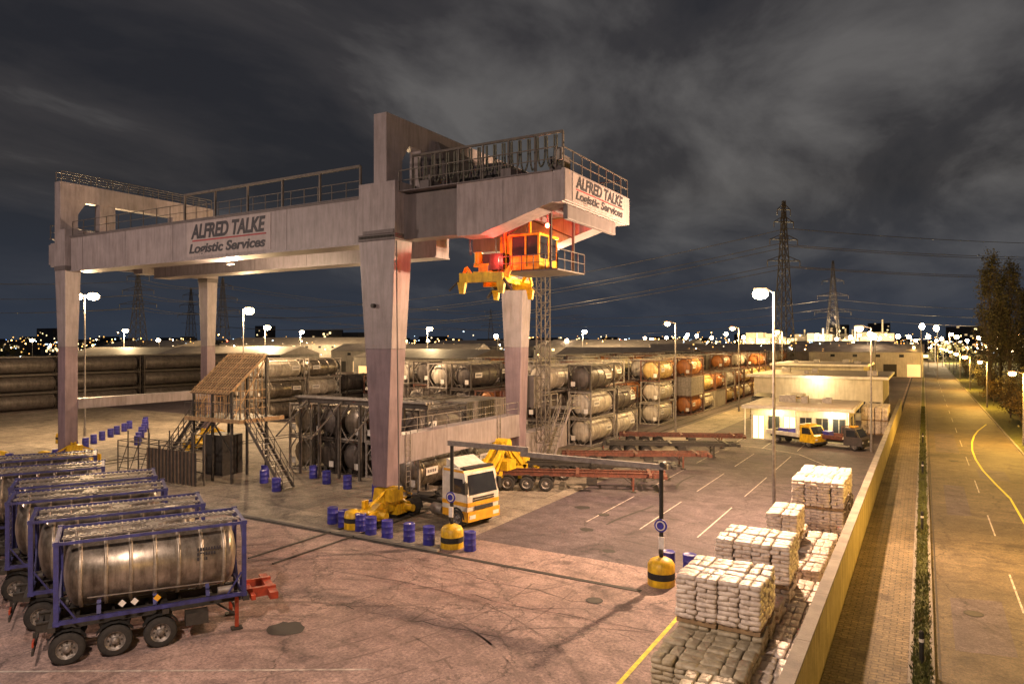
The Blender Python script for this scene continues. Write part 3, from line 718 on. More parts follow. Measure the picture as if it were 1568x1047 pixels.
for x,y in((-26.5,28.5),(-63,31),(-66,29.2),(-74,38),(-56.0,30.5)): place(ym,'concrete_bollard',(x,y,0))

# ------------------------------------------------------------------ tractor unit
def tractor(cab='white',low='orange'):
    m=MB()
    for y in(-.42,.42): m.box(-3.0,2.2,y-.05,y+.05,.75,1.0,'dark')
    P=[(1.0,.95),(1.55,.95),(2.95,.95),(2.98,1.75),(2.72,2.95),(2.5,3.15),(1.1,3.2),(1.0,3.0)]
    m.prism(P,-1.2,1.2,cab)
    m.prism([(1.0,.55),(1.6,.55),(1.6,.94),(1.0,.94)],-1.2,1.2,low); m.prism([(2.6,.4),(3.05,.4),(3.05,.94),(2.6,.94)],-1.22,1.22,low)
    m.prism([(.995,1.2),(2.995,1.2),(3.0,1.42),(.995,1.42)],-1.21,1.21,low)
    m.prism([(1.1,2.98),(2.7,2.98),(2.65,3.1),(1.1,3.12)],-1.206,1.206,low)
    m.add([(3.0,-1.05,1.82),(3.0,1.05,1.82),(2.755,1.0,2.85),(2.755,-1.0,2.85)],[(0,1,2,3)],'glass')
    for s in(-1,1):
        y=s*1.212; m.add([(1.75,y,1.85),(2.75,y,1.85),(2.6,y,2.65),(1.75,y,2.65)],[(0,1,2,3)],'glass')
        m.box(2.8,3.0,s*1.3-.12,s*1.3+.12,1.9,2.5,'black'); m.beam((2.8,s*1.2,2.55),(2.9,s*1.35,2.5),.05,.05,'black')
        m.box(3.04,3.07,s*.9-.22,s*.9+.22,.55,.75,'label')
        m.box(1.62,1.64,s*1.215-.006,s*1.215+.006,1.0,2.8,'dark'); m.box(1.75,1.95,s*1.225-.01,s*1.225+.01,1.68,1.72,'dark')
        m.cyl((.0,s*.95,.72),(.9,s*.95,.72),.3,'steel',16)
        for i in range(6):
            a0=math.pi*i/6;a1=math.pi*(i+1)/6;rr=.62
            m.add([(2.15+math.cos(a0)*rr,s*1.22,.5+math.sin(a0)*rr),(2.15+math.cos(a1)*rr,s*1.22,.5+math.sin(a1)*rr),(2.15+math.cos(a1)*.5,s*1.225,.5+math.sin(a1)*.5),(2.15+math.cos(a0)*.5,s*1.225,.5+math.sin(a0)*.5)],[(0,1,2,3)],'black')
            m.add([(-1.75+math.cos(a0)*rr,s*.75,.5+math.sin(a0)*rr),(-1.75+math.cos(a1)*rr,s*.75,.5+math.sin(a1)*rr),(-1.75+math.cos(a1)*rr,s*1.2,.5+math.sin(a1)*rr),(-1.75+math.cos(a0)*rr,s*1.2,.5+math.sin(a0)*rr)],[(0,1,2,3)],'black')
        wheel(m,2.15-.0,s*1.04,.5,.34); wheel(m,-1.75,s*1.0,.5,.5)
    for z in(1.45,1.58): m.box(2.99,3.025,-.8,.8,z,z+.08,'dark')
    m.box(3.0,3.03,-.7,.7,.98,1.18,'dark')
    m.box(2.3,2.7,-1.1,1.1,3.12,3.22,'black')
    m.prism([(1.1,3.2),(2.1,3.2),(1.2,3.6),(1.1,3.6)],-1.0,1.0,cab)
    m.cyl((-1.7,0,1.02),(-1.7,0,1.12),.5,'dark',16); m.box(-.4,.8,-.35,.35,1.0,1.1,'steel'); m.box(.7,.95,-.9,.9,1.0,2.2,'dark')
    m.box(-3.05,-2.95,-1.1,1.1,.6,.75,'dark'); m.box(-3.08,-3.05,-1.1,-.8,.62,.73,'red'); m.box(-3.08,-3.05,.8,1.1,.62,.73,'red')
    return m.mesh('truck_tractor')
TR=tractor(); TR3=tractor('tankd','dark')
def trk(me,x,y,a):
    o=place(me,'truck_tractor',(x,y,0),a); bevel(o,.03)
trk(TR,-23.6,33.0,math.radians(-12))
trk(TR,-13,96,math.radians(-120)); trk(TR3,-17,94,math.radians(-100))
# small yellow service truck with a low flatbed
def flatbed(cab,bed):
    m=MB()
    m.prism([(.9,.45),(2.5,.45),(2.55,1.1),(2.35,1.25),(1.95,2.0),(.9,2.05)],-.95,.95,cab)
    m.add([(2.37,-.85,1.28),(2.37,.85,1.28),(1.98,.8,1.95),(1.98,-.8,1.95)],[(0,1,2,3)],'glass')
    for s in(-1,1):
        m.add([(1.15,s*.957,1.25),(2.2,s*.957,1.25),(1.9,s*.957,1.85),(1.15,s*.957,1.85)],[(0,1,2,3)],'glass')
        for x in(-1.7,1.85): wheel(m,x,s*.82,.38,.26)
        m.box(-2.9,.8,s*1.0-.03,s*1.0+.03,.95,1.25,bed); m.box(2.52,2.56,s*.65-.15,s*.65+.15,.7,.86,'label'); m.box(2.0,2.1,s*1.1-.1,s*1.1+.1,1.4,1.75,'black')
        m.beam((.75,s*.9,1.0),(.75,s*.9,2.1),.07,.07,bed)
    m.box(-2.9,.8,-.97,.97,.85,.95,bed); m.box(-2.9,2.2,-.4,.4,.55,.84,'dark'); m.box(-2.95,-2.88,-.95,.95,.96,1.25,bed)
    m.beam((.75,-.9,2.1),(.75,.9,2.1),.07,.07,bed); m.box(2.5,2.6,-.95,.95,.35,.55,'dark'); m.box(1.2,1.7,-.5,.5,2.06,2.18,'orange')
    m.box(-1.8,-.6,-.6,.5,.951,1.5,'blue'); m.box(-2.6,-2.0,-.5,.5,.951,1.35,'dark')
    return m.mesh('flatbed_truck')
for me,x,y,a in((flatbed('yellow','white'),-10.6,73.6,-.5),(flatbed('framed','rust'),-7.0,73.2,-.3)):
    o=place(me,'flatbed_truck',(x,y,0),a); bevel(o,.03)
# ------------------------------------------------------------------ container stacks
def stack(x,y,n,kinds,rz=math.pi/2,z0=.01):
    for i in range(n):
        if R()<.07: place(random.choice(BX),'shipping_container',(x+U(-.05,.05),y+U(-.1,.1),z0+i*2.6),rz); continue
        place(meshTC[random.choice(kinds)],'tank_container',(x+U(-.05,.05),y+U(-.1,.1),z0+i*2.6),rz+(math.pi if R()<.5 else 0))
for k in range(10):
    x=-28.6-2.95*k
    y0=62 if k<1 else (59 if k<7 else 64)
    for j in range(20):
        y=y0+3+j*6.7
        if y>190: break
        if k==0: n=2 if R()<.8 else 3
        elif k==1: n=random.choice((2,3,3))
        else: n=random.choice((2,2,3,3))
        if k==0 and R()<.06: continue
        if k in(6,) and j<1: n=2
        kinds=(['w','s','w','r','d'] if j<3 else ['w','c','w','c','o','r']) if k<2 else ['d','s','w','r','d','o']
        stack(x,y,n,kinds)
for i in range(5): stack(-42.2+2.6*i,42.5,2,['d','d','s'])
for i in range(3): stack(-38+2.6*i,50.0,2,['d','s'])
stack(-29.6,39.6,1,['s']); stack(-29.6,46.4,1,['w']); stack(-32.2,48.0,1,['s']); stack(-29.6,53,1,['w']); 
for i in range(2):
    for j in range(3): stack(-72-2.8*j,64+6.6*i,3,['w','s','w'])
for i in range(8): stack(-66+2.8*i-8,80+3*(i%2),2,['d','w','s','r'])
for j in range(5):
    for q in range(3):
        for n in range(3): place(mmL,'storage_tank',(-112-2.9*q,38+j*12.6,2.62*n),math.pi/2)
for j in range(14):
    for n in range(2): place(mmL,'storage_tank',(-95+U(-1,1)+j*4.2,118+ (j%3)*2,2.62*n),math.pi/2)

# ------------------------------------------------------------------ loading platform
m=MB()
xa,xb,ya,yb=-46.3,-42.1,33.0,36.0
for x in(xa,(xa+xb)/2,xb):
    for y,zt in((ya,6.5),(yb,9.0)): m.beam((x,y,0),(x,y,zt),.15,.15,'dark')
m.box(xa-.6,xb+1.2,ya-.3,yb+.6,4.4,4.52,'dark')
for x in(xa,xb,(xa+xb)/2):
    m.beam((x,ya,6.5),(x,yb,9.0),.12,.12,'mesh')
for i in range(15):
    x=xa+(xb-xa)*i/14; m.beam((x,ya-.3,6.33),(x,yb,9.08),.04,.05,'mesh')
    m.beam((x,ya-.02,4.5),(x,ya-.02,6.5),.035,.035,'mesh')
for i in range(9):
    t=i/8; m.beam((xa-.1,ya-.3+(yb-ya+.3)*t,6.38+2.75*t),(xb+.1,ya-.3+(yb-ya+.3)*t,6.38+2.75*t),.05,.05,'mesh')
m.add([(xa,ya-.3,6.26),(xb,ya-.3,6.26),(xb,yb,9.0),(xa,yb,9.0)],[(0,1,2,3)],'panel')
for z in(5.0,5.7,6.4): m.beam((xa,ya-.02,z),(xb,ya-.02,z),.05,.05,'mesh')
for x in(xa,xb):
    for i in range(9):
        t=i/8; y=ya+(yb-ya)*t; m.beam((x,y,4.5),(x,y,6.5+2.5*t),.04,.04,'mesh')
    for z in(5.2,5.9,6.5): m.beam((x,ya,z),(x,yb,z),.05,.05,'mesh')
    m.beam((x,ya,4.5),(x,yb,8.8),.07,.07,'mesh')
m.beam((xa,yb,9),(xb,yb,9),.14,.14,'mesh'); m.beam((xa,ya,6.5),(xb,ya,6.5),.12,.12,'mesh')
m.beam((xa-.6,ya-.3,4.45),(xb+1.2,ya-.3,4.45),.1,.28,'mesh'); m.beam((xb+1.2,ya-.3,4.45),(xb+1.2,yb+.6,4.45),.1,.28,'mesh')
m.beam((xa,ya,2.2),((xa+xb)/2,ya,4.3),.09,.09,'dark'); m.beam((xb,ya,2.2),((xa+xb)/2,ya,4.3),.09,.09,'dark')
m.rail((xa-.6,ya-.3,4.5),(xb+1.2,ya-.3,4.5),1.1,8,'railm',.02)
for i in range(15):
    t=i/14; m.box(-51.3+t*4.2,-51.0+t*4.2,33.6,34.6,.2+t*4.2,.24+t*4.2,'steel')
for y in(33.55,34.65): m.beam((-51.5,y,.0),(-47,y,4.5),.06,.25,'dark'); m.rail((-51.5,y,.1),(-47,y,4.5),1.0,7,'railm',.025)
for i in range(13):
    t=i/12; m.box(-40.8+t*3.4,-40.5+t*3.4,33.2,34.1,4.3-t*4.2,4.34-t*4.2,'steel')
for y in(33.15,34.15): m.beam((-41,y,4.5),(-37.2,y,.1),.06,.22,'railm'); m.rail((-41,y,4.5),(-37.2,y,.1),1.0,6,'railm',.02)
for i in range(7):
    for y in(31.0,32.6): m.beam((-52.5+i*1.3,y,0),(-52.5+i*1.3,y,3.4 if i%2 else 2.6),.07,.07,'railm')
for y in(31.0,32.6):
    for z in(.6,1.4,2.2,2.6): m.beam((-52.5,y,z),(-44.7,y,z),.05,.05,'railm')
for i in range(6): m.beam((-52.5+i*1.3,31.0,.1),(-51.2+i*1.3,31.0,2.5),.04,.04,'railm'); m.beam((-52.5+i*1.3,31,2.6),(-52.5+i*1.3,32.6,2.6),.05,.05,'railm')
x=-48.6
while x<-43.2: m.box(x,x+.18,30.8,30.84,.1,2.4,'panel'); m.box(x+.2,x+.38,30.83,30.86,.1,2.4,'dark'); x+=.4
m.box(-47.5,-45.2,34.6,36.4,0,3.0,'dark')
for x in(-44.4,-43.2): m.beam((x,31.6,0),(x,31.6,3.6),.09,.09,'railm'); m.beam((x,31.6,3.5),(x,33,4.4),.06,.06,'railm')
for z in(.9,1.8,2.7,3.5): m.beam((-44.4,31.6,z),(-43.2,31.6,z),.05,.05,'railm')
m.obj('loading_platform')
m=MB()
for i in range(7):
    x=-41+i*2.0
    m.beam((x,38.3,0),(x,38.3,5.6),.18,.18,'railm'); m.beam((x,38.3,4),(x+1,38.3,5.5),.08,.08,'railm')
m.beam((-41.2,38.3,5.6),(-28.8,38.3,5.6),.3,.3,'railm')
for i,y in enumerate((38.0,38.35,38.7)): m.cyl((-41.2,y,5.85),(-28.8,y,5.85),.11,'steel',8)
for x in(-40,-36.5,-33): m.beam((x,38.1,5.6),(x-1.6,36.5,3.0),.1,.1,'railm'); m.beam((x,38.1,5.7),(x+.6,36.6,5.2),.07,.07,'steel')
m.obj('pipe_rack')

# ------------------------------------------------------------------ lamps
def lamp_post(name,x,y,h,dirx,diry,arm,k,double=False,power=0,col=(1,.6,.3),r=.25,emr=.2):
    e=empty(name,(x,y,0)); m=MB()
    m.cyl((0,0,0),(0,0,.9),.13,'steel',12); m.cyl((0,0,.9),(0,0,h),.10,'steel',12,.055)
    d=Vector((dirx,diry,0)).normalized()
    for s in((1,-1) if double else (1,)):
        a=d*arm*s; m.beam((0,0,h-.05),(a.x,a.y,h+.12),.06,.06,'steel')
        b=a+d*.75*s; m.beam((a.x,a.y,h+.16),(b.x,b.y,h+.18),.3,.10,'steel')
        c=a+d*.4*s; m.lathe((c.x,c.y,h+.11-emr*1.5),(0,0,1),[(0,.01),(emr*.2,emr*.8),(emr*.6,emr*1.2),(emr*1.1,emr*1.25),(emr*1.45,emr*.9)],k,12)
    m.obj('post',e)
    if power:
        c=d*(arm+.4)*(1 if not double else 0); light('lamp_light',(c.x,c.y,h-.3-emr*1.5),power,col,r,e)
    return e
WARM=(1,.62,.38); SOD=(1,.54,.10); NEU=(1,.74,.58)
lamp_post('street_lamp',-7.0,40.2,12.7,-1,-.3,.3,'e_warm',power=30000,col=WARM,emr=.33)
for y,p in((-7,3200),(38,6300),(83,10000),(128,10000),(173,9000),(218,9000),(263,0),(308,0),(353,0),(398,0)):
    lamp_post('street_lamp',8.3,y,7.0,-1,0,.5,'e_sod',power=p,col=SOD,emr=.26 if y<130 else .42)
lamp_post('street_lamp',-4.1,72,11.3,-1,0,.6,'e_sod',power=5000,col=(1,.6,.25),emr=.3)
lamp_post('street_lamp',-77,41.9,15.0,.86,.5,.5,'e_warm',double=True,power=18000,col=(1,.66,.34),emr=.46)
lamp_post('street_lamp',-75,60.5,14.2,.86,.5,.3,'e_warm',power=16000,col=(1,.66,.34),emr=.55)
def mast(x,y,h,p,col,aim):
    e=empty('floodlight_mast',(x,y,0)); m=MB()
    m.cyl((0,0,0),(0,0,h),.2,'steel',12,.1); m.box(-.9,.9,-.1,.1,h,h+.12,'steel')
    for q in(-.6,0,.6): m.box(q-.22,q+.22,-.15,.2,h+.12,h+.5,'steel'); 
    m.obj('post',e); light('lamp_light',(0,.6,h+.3),p,col,.3,e)
mast(-11,2,15,16000,NEU,None)
mast(-50,8,16,14000,NEU,None)
lamp_post('street_lamp',-22.9,74,12,-1,0,.5,'e_sod',power=8000,col=(1,.66,.3),emr=.26)
lamp_post('street_lamp',-22.9,104,12,-1,0,.5,'e_sod',power=14000,col=(1,.62,.2),emr=.3)
lamp_post('street_lamp',-22.9,140,12,-1,0,.5,'e_sod',power=15000,col=(1,.64,.25),emr=.36)
lamp_post('street_lamp',-47.5,57.0,13,0,-1,.5,'e_warm',power=9000,col=(1,.66,.36),emr=.26)

# ------------------------------------------------------------------ gatehouse & buildings
def house(name,x0,x1,y0,y1,h,k='bwall',over=.7,win=4,lit='e_win',rz=0):
    e=empty(name); m=MB(); m.box(x0,x1,y0,y1,0,h-.3,k); m.obj('walls',e)
    m=MB(); m.box(x0-over,x1+over,y0-over*1.8,y1+over,h-.298,h,'white'); m.box(x0-over+.2,x1+over-.2,y0-over*1.8+.2,y1+over-.2,h+.002,h+.05,'roofm')
    for i in range(5): 
        a=U(x0+1,x1-1.5); b=U(y0+1,y1-1.5); m.box(a,a+U(.5,1.2),b,b+U(.5,1),h+.05,h+U(.4,.9),'steel')
    m.obj('roof',e)
    m=MB(); w=(x1-x0)/win
    for i in range(win):
        a=x0+w*i+w*.15; b=x0+w*(i+1)-w*.15; s=1.0 if i%3 else .05
        m.box(a-.06,b+.06,y0-.05,y0-.0,s-.06,2.46,'framew'); m.box(a,b,y0-.08,y0-.052,s,2.4,lit if i in(0,2) else 'glass'); m.box((a+b)/2-.03,(a+b)/2+.03,y0-.1,y0-.081,s,2.4,'framew')
    n=max(2,int((y1-y0)/3))
    for i in range(n):
        a=y0+(y1-y0)*(i+.2)/n; b=a+(y1-y0)*.5/n
        m.box(x1,x1+.05,a,b,1,2.3,'glass')
    m.obj('windows',e); return e
g=house('gatehouse',-15.5,-6.4,76,86,3.5,win=6)
m=MB()
for x in(-15.9,-11,-6.2): m.cyl((x,74.9,0),(x,74.9,3.2),.07,'white',8)
m.obj('porch_posts',g)
light('porch_light',(-13,74.9,2.9),500,(1,.75,.3),.15,g); light('porch_light',(-7.5,74.9,2.9),500,(1,.8,.4),.15,g)
g=house('warehouse',-20,-4.4,100,118,5.6,win=9)
light('wall_light',(-12,98.0,5.0),900,(1,.75,.4),.2,g)
house('office_building',-21,-8,122,136,6.5,win=8)
def shed(x,y,w,d,h,rz,k='shed'):
    e=empty('industrial_shed',(x,y,0),rz); m=MB()
    m.box(-w/2,w/2,-d/2,d/2,0,h,k)
    m.hexa([(-w/2-.3,-d/2-.3,h+.002),(w/2+.3,-d/2-.3,h+.002),(w/2+.3,d/2+.3,h+.002),(-w/2-.3,d/2+.3,h+.002)],[(-w/2-.3,-.2,h+d*.12),(w/2+.3,-.2,h+d*.12),(w/2+.3,.2,h+d*.12),(-w/2-.3,.2,h+d*.12)],'roofm')
    for i in range(int(w/6)):
        a=-w/2+2+i*6; m.box(a,a+3.4,-d/2-.06,-d/2-.01,0.1,min(3.6,h-.8),'e_wind' if R()<.4 else 'dark')
        m.box(a+4,a+5.2,-d/2-.06,-d/2-.01,h-1.4,h-.6,'e_win' if R()<.3 else 'glass')
    m.obj('body',e)
for x,y,w,d,h in((-112,150,40,18,6),(-150,120,36,16,7),(-75,205,46,20,6),(-150,190,50,20,7),(-205,130,40,20,6),(-100,255,60,24,8),(-220,210,70,24,9),(-55,235,50,20,7),(-15,240,30,20,7),(-180,290,60,24,8),(-290,190,60,22,8),(-30,330,40,20,8)):
    shed(x,y,w,d,h,0 if x==-15 else U(-.1,.4),random.choice(('shed','bwall','shed')))
def toyard(D,l): return (D*(-.5038+.8638*l),D*(.8638+.5038*l))
m=MB()
for i in range(60):
    D=U(380,460); l=U(.34,.53); x,y=toyard(D,l); w=U(3,12); h=U(5,16)
    m.box(x-w/2,x+w/2,y-3,y+3,0,h,random.choice(('bwall','bwall','shed')))
    if R()<.4: m.cyl((x,y-4,0),(x,y-4,h+U(2,8)),.5,'bwall',8)
m.obj('chemical_plant')
for D,l,p in((362,.37,200000),(358,.43,260000),(365,.49,200000),(260,-.3,60000),(250,.1,50000),(200,-.12,36000),(230,-.55,60000),(330,.62,90000),(180,-.35,30000)):  # plant lamps, then lamps added to light the mid-distance ground
    x,y=toyard(D,l)
    lamp_post('street_lamp',x,y,14,1,0,.4,'e_warm',power=p,col=(1,.7,.35),r=.5,emr=.7)
m=MB()
for i in range(230):
    D=U(520,1300); l=U(-.85,.85); x,y=toyard(D,l); h=U(5,11) if R()<.95 else U(15,24); h*=D/800+.3; w=U(10,45)
    if abs(l-.33)<.05: h*=.6
    m.box(x-w/2,x+w/2,y-8,y+8,0,h,'city')
    for q in range(int(U(3,14))):
        wx=x+U(-w/2,w/2); wz=U(2,h-1); m.box(wx,wx+2.2,y-8.15,y-8.02,wz,wz+1.6,'e_win' if R()<.6 else 'e_wind')
m.obj('distant_city')
m=MB()
for i in range(1900):
    D=U(230,900); l=U(-.76,.76)
    if i%3==0: l=U(.2,.76); D=U(200,600)
    x,y=toyard(D,l); q=R()
    dv=random.gauss(7,8)
    z=max(1.5,10-dv*D/1080)
    if R()<.75:
        k='e_s1' if q<.6 else 'e_s2' if q<.85 else 'e_s3'; rr=D/705*U(.3,.75)
    else:
        k='e_sod' if q<.45 else 'e_warm' if q<.70 else 'e_white' if q<.88 else 'e_green' if q<.92 else 'e_blue' if q<.97 else 'e_red'; rr=D/705*(U(.2,.6) if R()<.88 else U(.8,1.4))
    m.ball((x,y,z),rr,k,6)
m.obj('city_lights')
far=MB(); far.cyl((0,0,0),(0,0,12),.14,'steel',6,.08); far.beam((0,0,12),(.9,0,12.1),.2,.1,'steel'); far.ball((.6,0,11.8),.7,'e_warm',8)
farm=far.mesh('far_lamp')
for D,l,h in((300,.22,1),(290,.245,1),(280,.26,1.05),(300,.285,1),(270,.305,1.1),(280,.33,1),(300,.25,1.1),(210,.51,1.05),(230,.545,1),(190,.58,1.2),(250,.56,1),(185,.603,1.15),(260,.63,1),(300,.66,1),(240,.59,1),(330,.52,1),(160,.515,.95),(220,-.02,1),(260,-.5,.9),(240,-.2,.9),(280,.02,.9),(300,-.35,.9),
    (300,.57,.9),(340,.6,.9),(280,.61,.95),(310,.645,.9),(270,.48,1),(320,.46,.95),(260,.44,1),(240,.69,1),(210,.72,1),(300,.71,.9),(340,.19,1),(320,.16,.9),(350,.2,.95),(280,.08,.9),(330,-.12,.9),(360,.35,.9),(250,-.63,1),(290,-.68,.9)):
    x,y=toyard(D,l); place(farm,'street_lamp',(x,y,0),U(0,6),None,(1,1,h))

# ------------------------------------------------------------------ pylons and cables
def pylon(x,y,h,rz,wb=6,arms=(.62,.76,.9),al=8):
    m=MB(); n=13
    def hw(t): return (wb/2)*(1-t)**1.15*.9+.45*(1-t)+.3
    lv=[1-(1-i/n)**1.15 for i in range(n+1)]
    for a,b in zip(lv[:-1],lv[1:]):
        A=hw(a);B=hw(b);za=a*h;zb=b*h; c=[(-1,-1),(1,-1),(1,1),(-1,1)]
        for i in range(4):
            p=c[i];q=c[(i+1)%4]
            m.beam((p[0]*A,p[1]*A,za),(p[0]*B,p[1]*B,zb),.2,.2,'railm')
            m.beam((p[0]*A,p[1]*A,za),(q[0]*B,q[1]*B,zb),.11,.11,'railm'); m.beam((q[0]*A,q[1]*A,za),(p[0]*B,p[1]*B,zb),.11,.11,'railm')
            m.beam((p[0]*A,p[1]*A,za),(q[0]*A,q[1]*A,za),.1,.1,'railm')
    for t,f in zip(arms,(1,.85,.6,.4)):
        z=t*h
        for s in(-1,1):
            L=al*f*s
            m.beam((0,-.5,z),(L,0,z),.16,.16,'railm'); m.beam((0,.5,z),(L,0,z),.16,.16,'railm'); m.beam((0,0,z+1.8),(L,0,z),.16,.16,'railm')
            for q in(.33,.66): m.beam((L*q,0,z),(L*q,0,z+1.8*(1-q)),.1,.1,'railm')
            m.cyl((L,0,z),(L,0,z-1.6),.12,'steel',6)
    return m.obj('power_pylon',None,(x,y,0),rz)
P1=(-34.2,211.6); pylon(*P1,50,math.radians(40),4.0,(.66,.78,.88,.95),5.0)
x,y=toyard(330,.455); pylon(x,y,48,math.radians(20),6,(.5,.66,.8),8)
LP=[toyard(D,l) for D,l in((300,-.53),(330,-.41),(420,-.455),(600,-.03))]
for (x,y),h in zip(LP,(42,40,42,38)): pylon(x,y,h,.5,6,(.62,.76,.9),8)
m=MB()
def cable(p,q,sag,n=26,r=.08):
    p=Vector(p);q=Vector(q); pr=None
    for i in range(n+1):
        t=i/n; c=p.lerp(q,t)-Vector((0,0,sag*4*t*(1-t)))
        if pr is not None: m.cyl(pr,c,r,'steel',4,cap=False)
        pr=c
for (z1,o1) in((31.4,-4),(31.4,4),(37.4,-3.5),(37.4,3.5),(42.4,2)):
    a=(P1[0]+o1*.3,P1[1]+o1,z1)
    for D,l,z,s in((250,1.1,z1+4,3),(420,-.46,z1-10,10)):
        x,y=toyard(D,l); cable(a,(x,y+o1,z),s)
for z in (22,26,30):
    a=toyard(330,.455); b=toyard(330,1.0); cable((a[0],a[1],z),(b[0],b[1],z),5); 
    b=toyard(380,-.1); cable((a[0],a[1],z),(b[0],b[1],z-4),6)
for z in(24.5,30,36):
    for o in(-5,5):
        cable((LP[0][0]+o,LP[0][1],z),(LP[1][0]+o,LP[1][1],z),2,12); b=toyard(250,-1.1); cable((LP[0][0]+o,LP[0][1],z),(b[0],b[1]+o,z+2),4,14)
        b=toyard(520,.1); cable((LP[1][0]+o,LP[1][1],z),(b[0],b[1]+o,z),7,24)
m.obj('power_cables')

# ------------------------------------------------------------------ trees
def poplar(x,y,h,w,seed,k='foliage',dens=5200):
    rs=random.Random(seed); m=MB()
    m.cyl((0,0,0),(0,0,h*.5),.3,'bark',8,.18,False); m.cyl((0,0,h*.5),(0,0,h*.97),.18,'bark',6,.03,False)
    tips=[]
    for i in range(90):
        t=rs.uniform(.12,.93); a=rs.uniform(0,6.28); L=h*rs.uniform(.10,.24)*(1.1-t*.6); ou=w/2*(math.sin(math.pi*min(1,t*.9+.1))**.6)*rs.uniform(.5,1)
        p=Vector((0,0,h*t)); q=p+Vector((math.cos(a)*ou*.7,math.sin(a)*ou*.7,L*.6)); e=q+Vector((math.cos(a)*ou*.25,math.sin(a)*ou*.25,L*.6))
        m.cyl(p,q,.07,'bark',4,.04,False); m.cyl(q,e,.04,'bark',4,.012,False)
        for j in range(5):
            c=p.lerp(e,rs.uniform(.4,1)); f=c+Vector((rs.uniform(-.5,.5),rs.uniform(-.5,.5),rs.uniform(.4,1.3))); m.cyl(c,f,.02,'bark',3,.008,False); tips.append(f)
        tips.append(e)
    for i in range(dens):
        c=rs.choice(tips)+Vector((rs.gauss(0,.35),rs.gauss(0,.35),rs.gauss(0,.5))); s=rs.uniform(.08,.2)
        a=Vector((rs.uniform(-1,1),rs.uniform(-1,1),rs.uniform(-1,1))).normalized()*s; b=Vector((rs.uniform(-1,1),rs.uniform(-1,1),rs.uniform(-1,1))).normalized()*s
        m.add([c-a,c+b,c+a,c-b],[(0,1,2,3)],k)
    m.obj('poplar_tree',None,(x,y,0))
poplar(10.0,148,24,5,1); poplar(13.0,150,22.5,5,2); poplar(12.5,160,21,4.5,3); poplar(15.8,156,18,4,4)
def bush(name,x,y,h,w,seed,k,dens=1300):
    rs=random.Random(seed); m=MB(); tips=[]
    m.cyl((0,0,0),(0,0,h*.3),.09,'bark',6,.06,False)
    for i in range(26):
        a=rs.uniform(0,6.28); rr=rs.uniform(.2,1)*w/2; e=Vector((math.cos(a)*rr,math.sin(a)*rr,h*rs.uniform(.45,1)*(1.05-.35*rr/(w/2))))
        p=Vector((0,0,h*rs.uniform(.05,.3))); mid=p.lerp(e,.5)+Vector((rs.uniform(-.2,.2),rs.uniform(-.2,.2),.2)); m.cyl(p,mid,.04,'bark',4,.03,False); m.cyl(mid,e,.03,'bark',4,.01,False)
        tips+= [e,mid.lerp(e,.5)]
    for i in range(dens):
        c=rs.choice(tips)+Vector((rs.gauss(0,.32),rs.gauss(0,.32),rs.gauss(0,.3))); c.z=max(.05,c.z); s=rs.uniform(.05,.14)
        a=Vector((rs.uniform(-1,1),rs.uniform(-1,1),rs.uniform(-1,1))).normalized()*s; b=Vector((rs.uniform(-1,1),rs.uniform(-1,1),rs.uniform(-1,1))).normalized()*s
        m.add([c-a,c+b,c+a,c-b],[(0,1,2,3)],k)
    m.obj(name,None,(x,y,.1))
for i,(x,y,h,w) in enumerate(((10.5,84,3,3.5),(11.5,92,4,4),(9.8,99,4.5,4),(12,106,5.5,5),(9.8,112,4,4),(11,121,6,5),(13,132,7,6),(10,140,4,4),(11,158,5,5),(11,175,6,5),(11,74,2.5,3.5),(10.5,66,2,3),(11,195,7,6),(12,215,7,6),(10.5,240,6,5))):
    bush('roadside_shrub',x,y,h,w,i+20,'foliageo' if i%3 else 'foliage')
m=MB(); rs=random.Random(5)
for i in range(5200):
    D=rs.uniform(330,430); l=rs.uniform(-.9,.9)
    if .33<l<.54: continue
    x,y=toyard(D,l); hh=(4+3*math.sin(l*23)+2.5*math.sin(l*61+1))*1.0; hh=max(2,hh)
    z=rs.uniform(0,1)**.7*hh; s=rs.uniform(.6,1.6)
    a=Vector((rs.uniform(-1,1),rs.uniform(-1,1),rs.uniform(-1,1))).normalized()*s; b=Vector((rs.uniform(-1,1),rs.uniform(-1,1),rs.uniform(-1,1))).normalized()*s
    c=Vector((x,y,z)); m.add([c-a,c+b,c+a,c-b],[(0,1,2,3)],'foliage')
m.obj('distant_trees')
for x,y in((-.05,25.2),(-.05,43),(-.05,61),(-.05,80)):
    m=MB(); m.cyl((0,0,0),(0,0,.9),.07,'black',10); m.ball((0,0,.92),.08,'black',10); m.cyl((0,0,.65),(0,0,.75),.075,'label',10); m.obj('traffic_bollard',None,(x,y,.1))
# ------------------------------------------------------------------ world
w=bpy.data.worlds.new('World'); scene.world=w; w.use_nodes=True; nt=w.node_tree; N=nt.nodes.new; Lk=nt.links.new
bg=nt.nodes['Background']
tc=N('ShaderNodeTexCoord'); sp=N('ShaderNodeSeparateXYZ'); Lk(tc.outputs['Generated'],sp.inputs[0])
def math_(op,a,b=None):
    n=N('ShaderNodeMath'); n.operation=op
    if isinstance(a,(int,float)): n.inputs[0].default_value=a
    else: Lk(a,n.inputs[0])
    if b is not None:
        if isinstance(b,(int,float)): n.inputs[1].default_value=b
        else: Lk(b,n.inputs[1])
    return n.outputs[0]
zz=math_('ADD',math_('MAXIMUM',sp.outputs[2],0.0),.22)
cx=math_('DIVIDE',sp.outputs[0],zz); cy=math_('DIVIDE',sp.outputs[1],zz)
cb=N('ShaderNodeCombineXYZ'); Lk(cx,cb.inputs[0]); Lk(cy,cb.inputs[1])
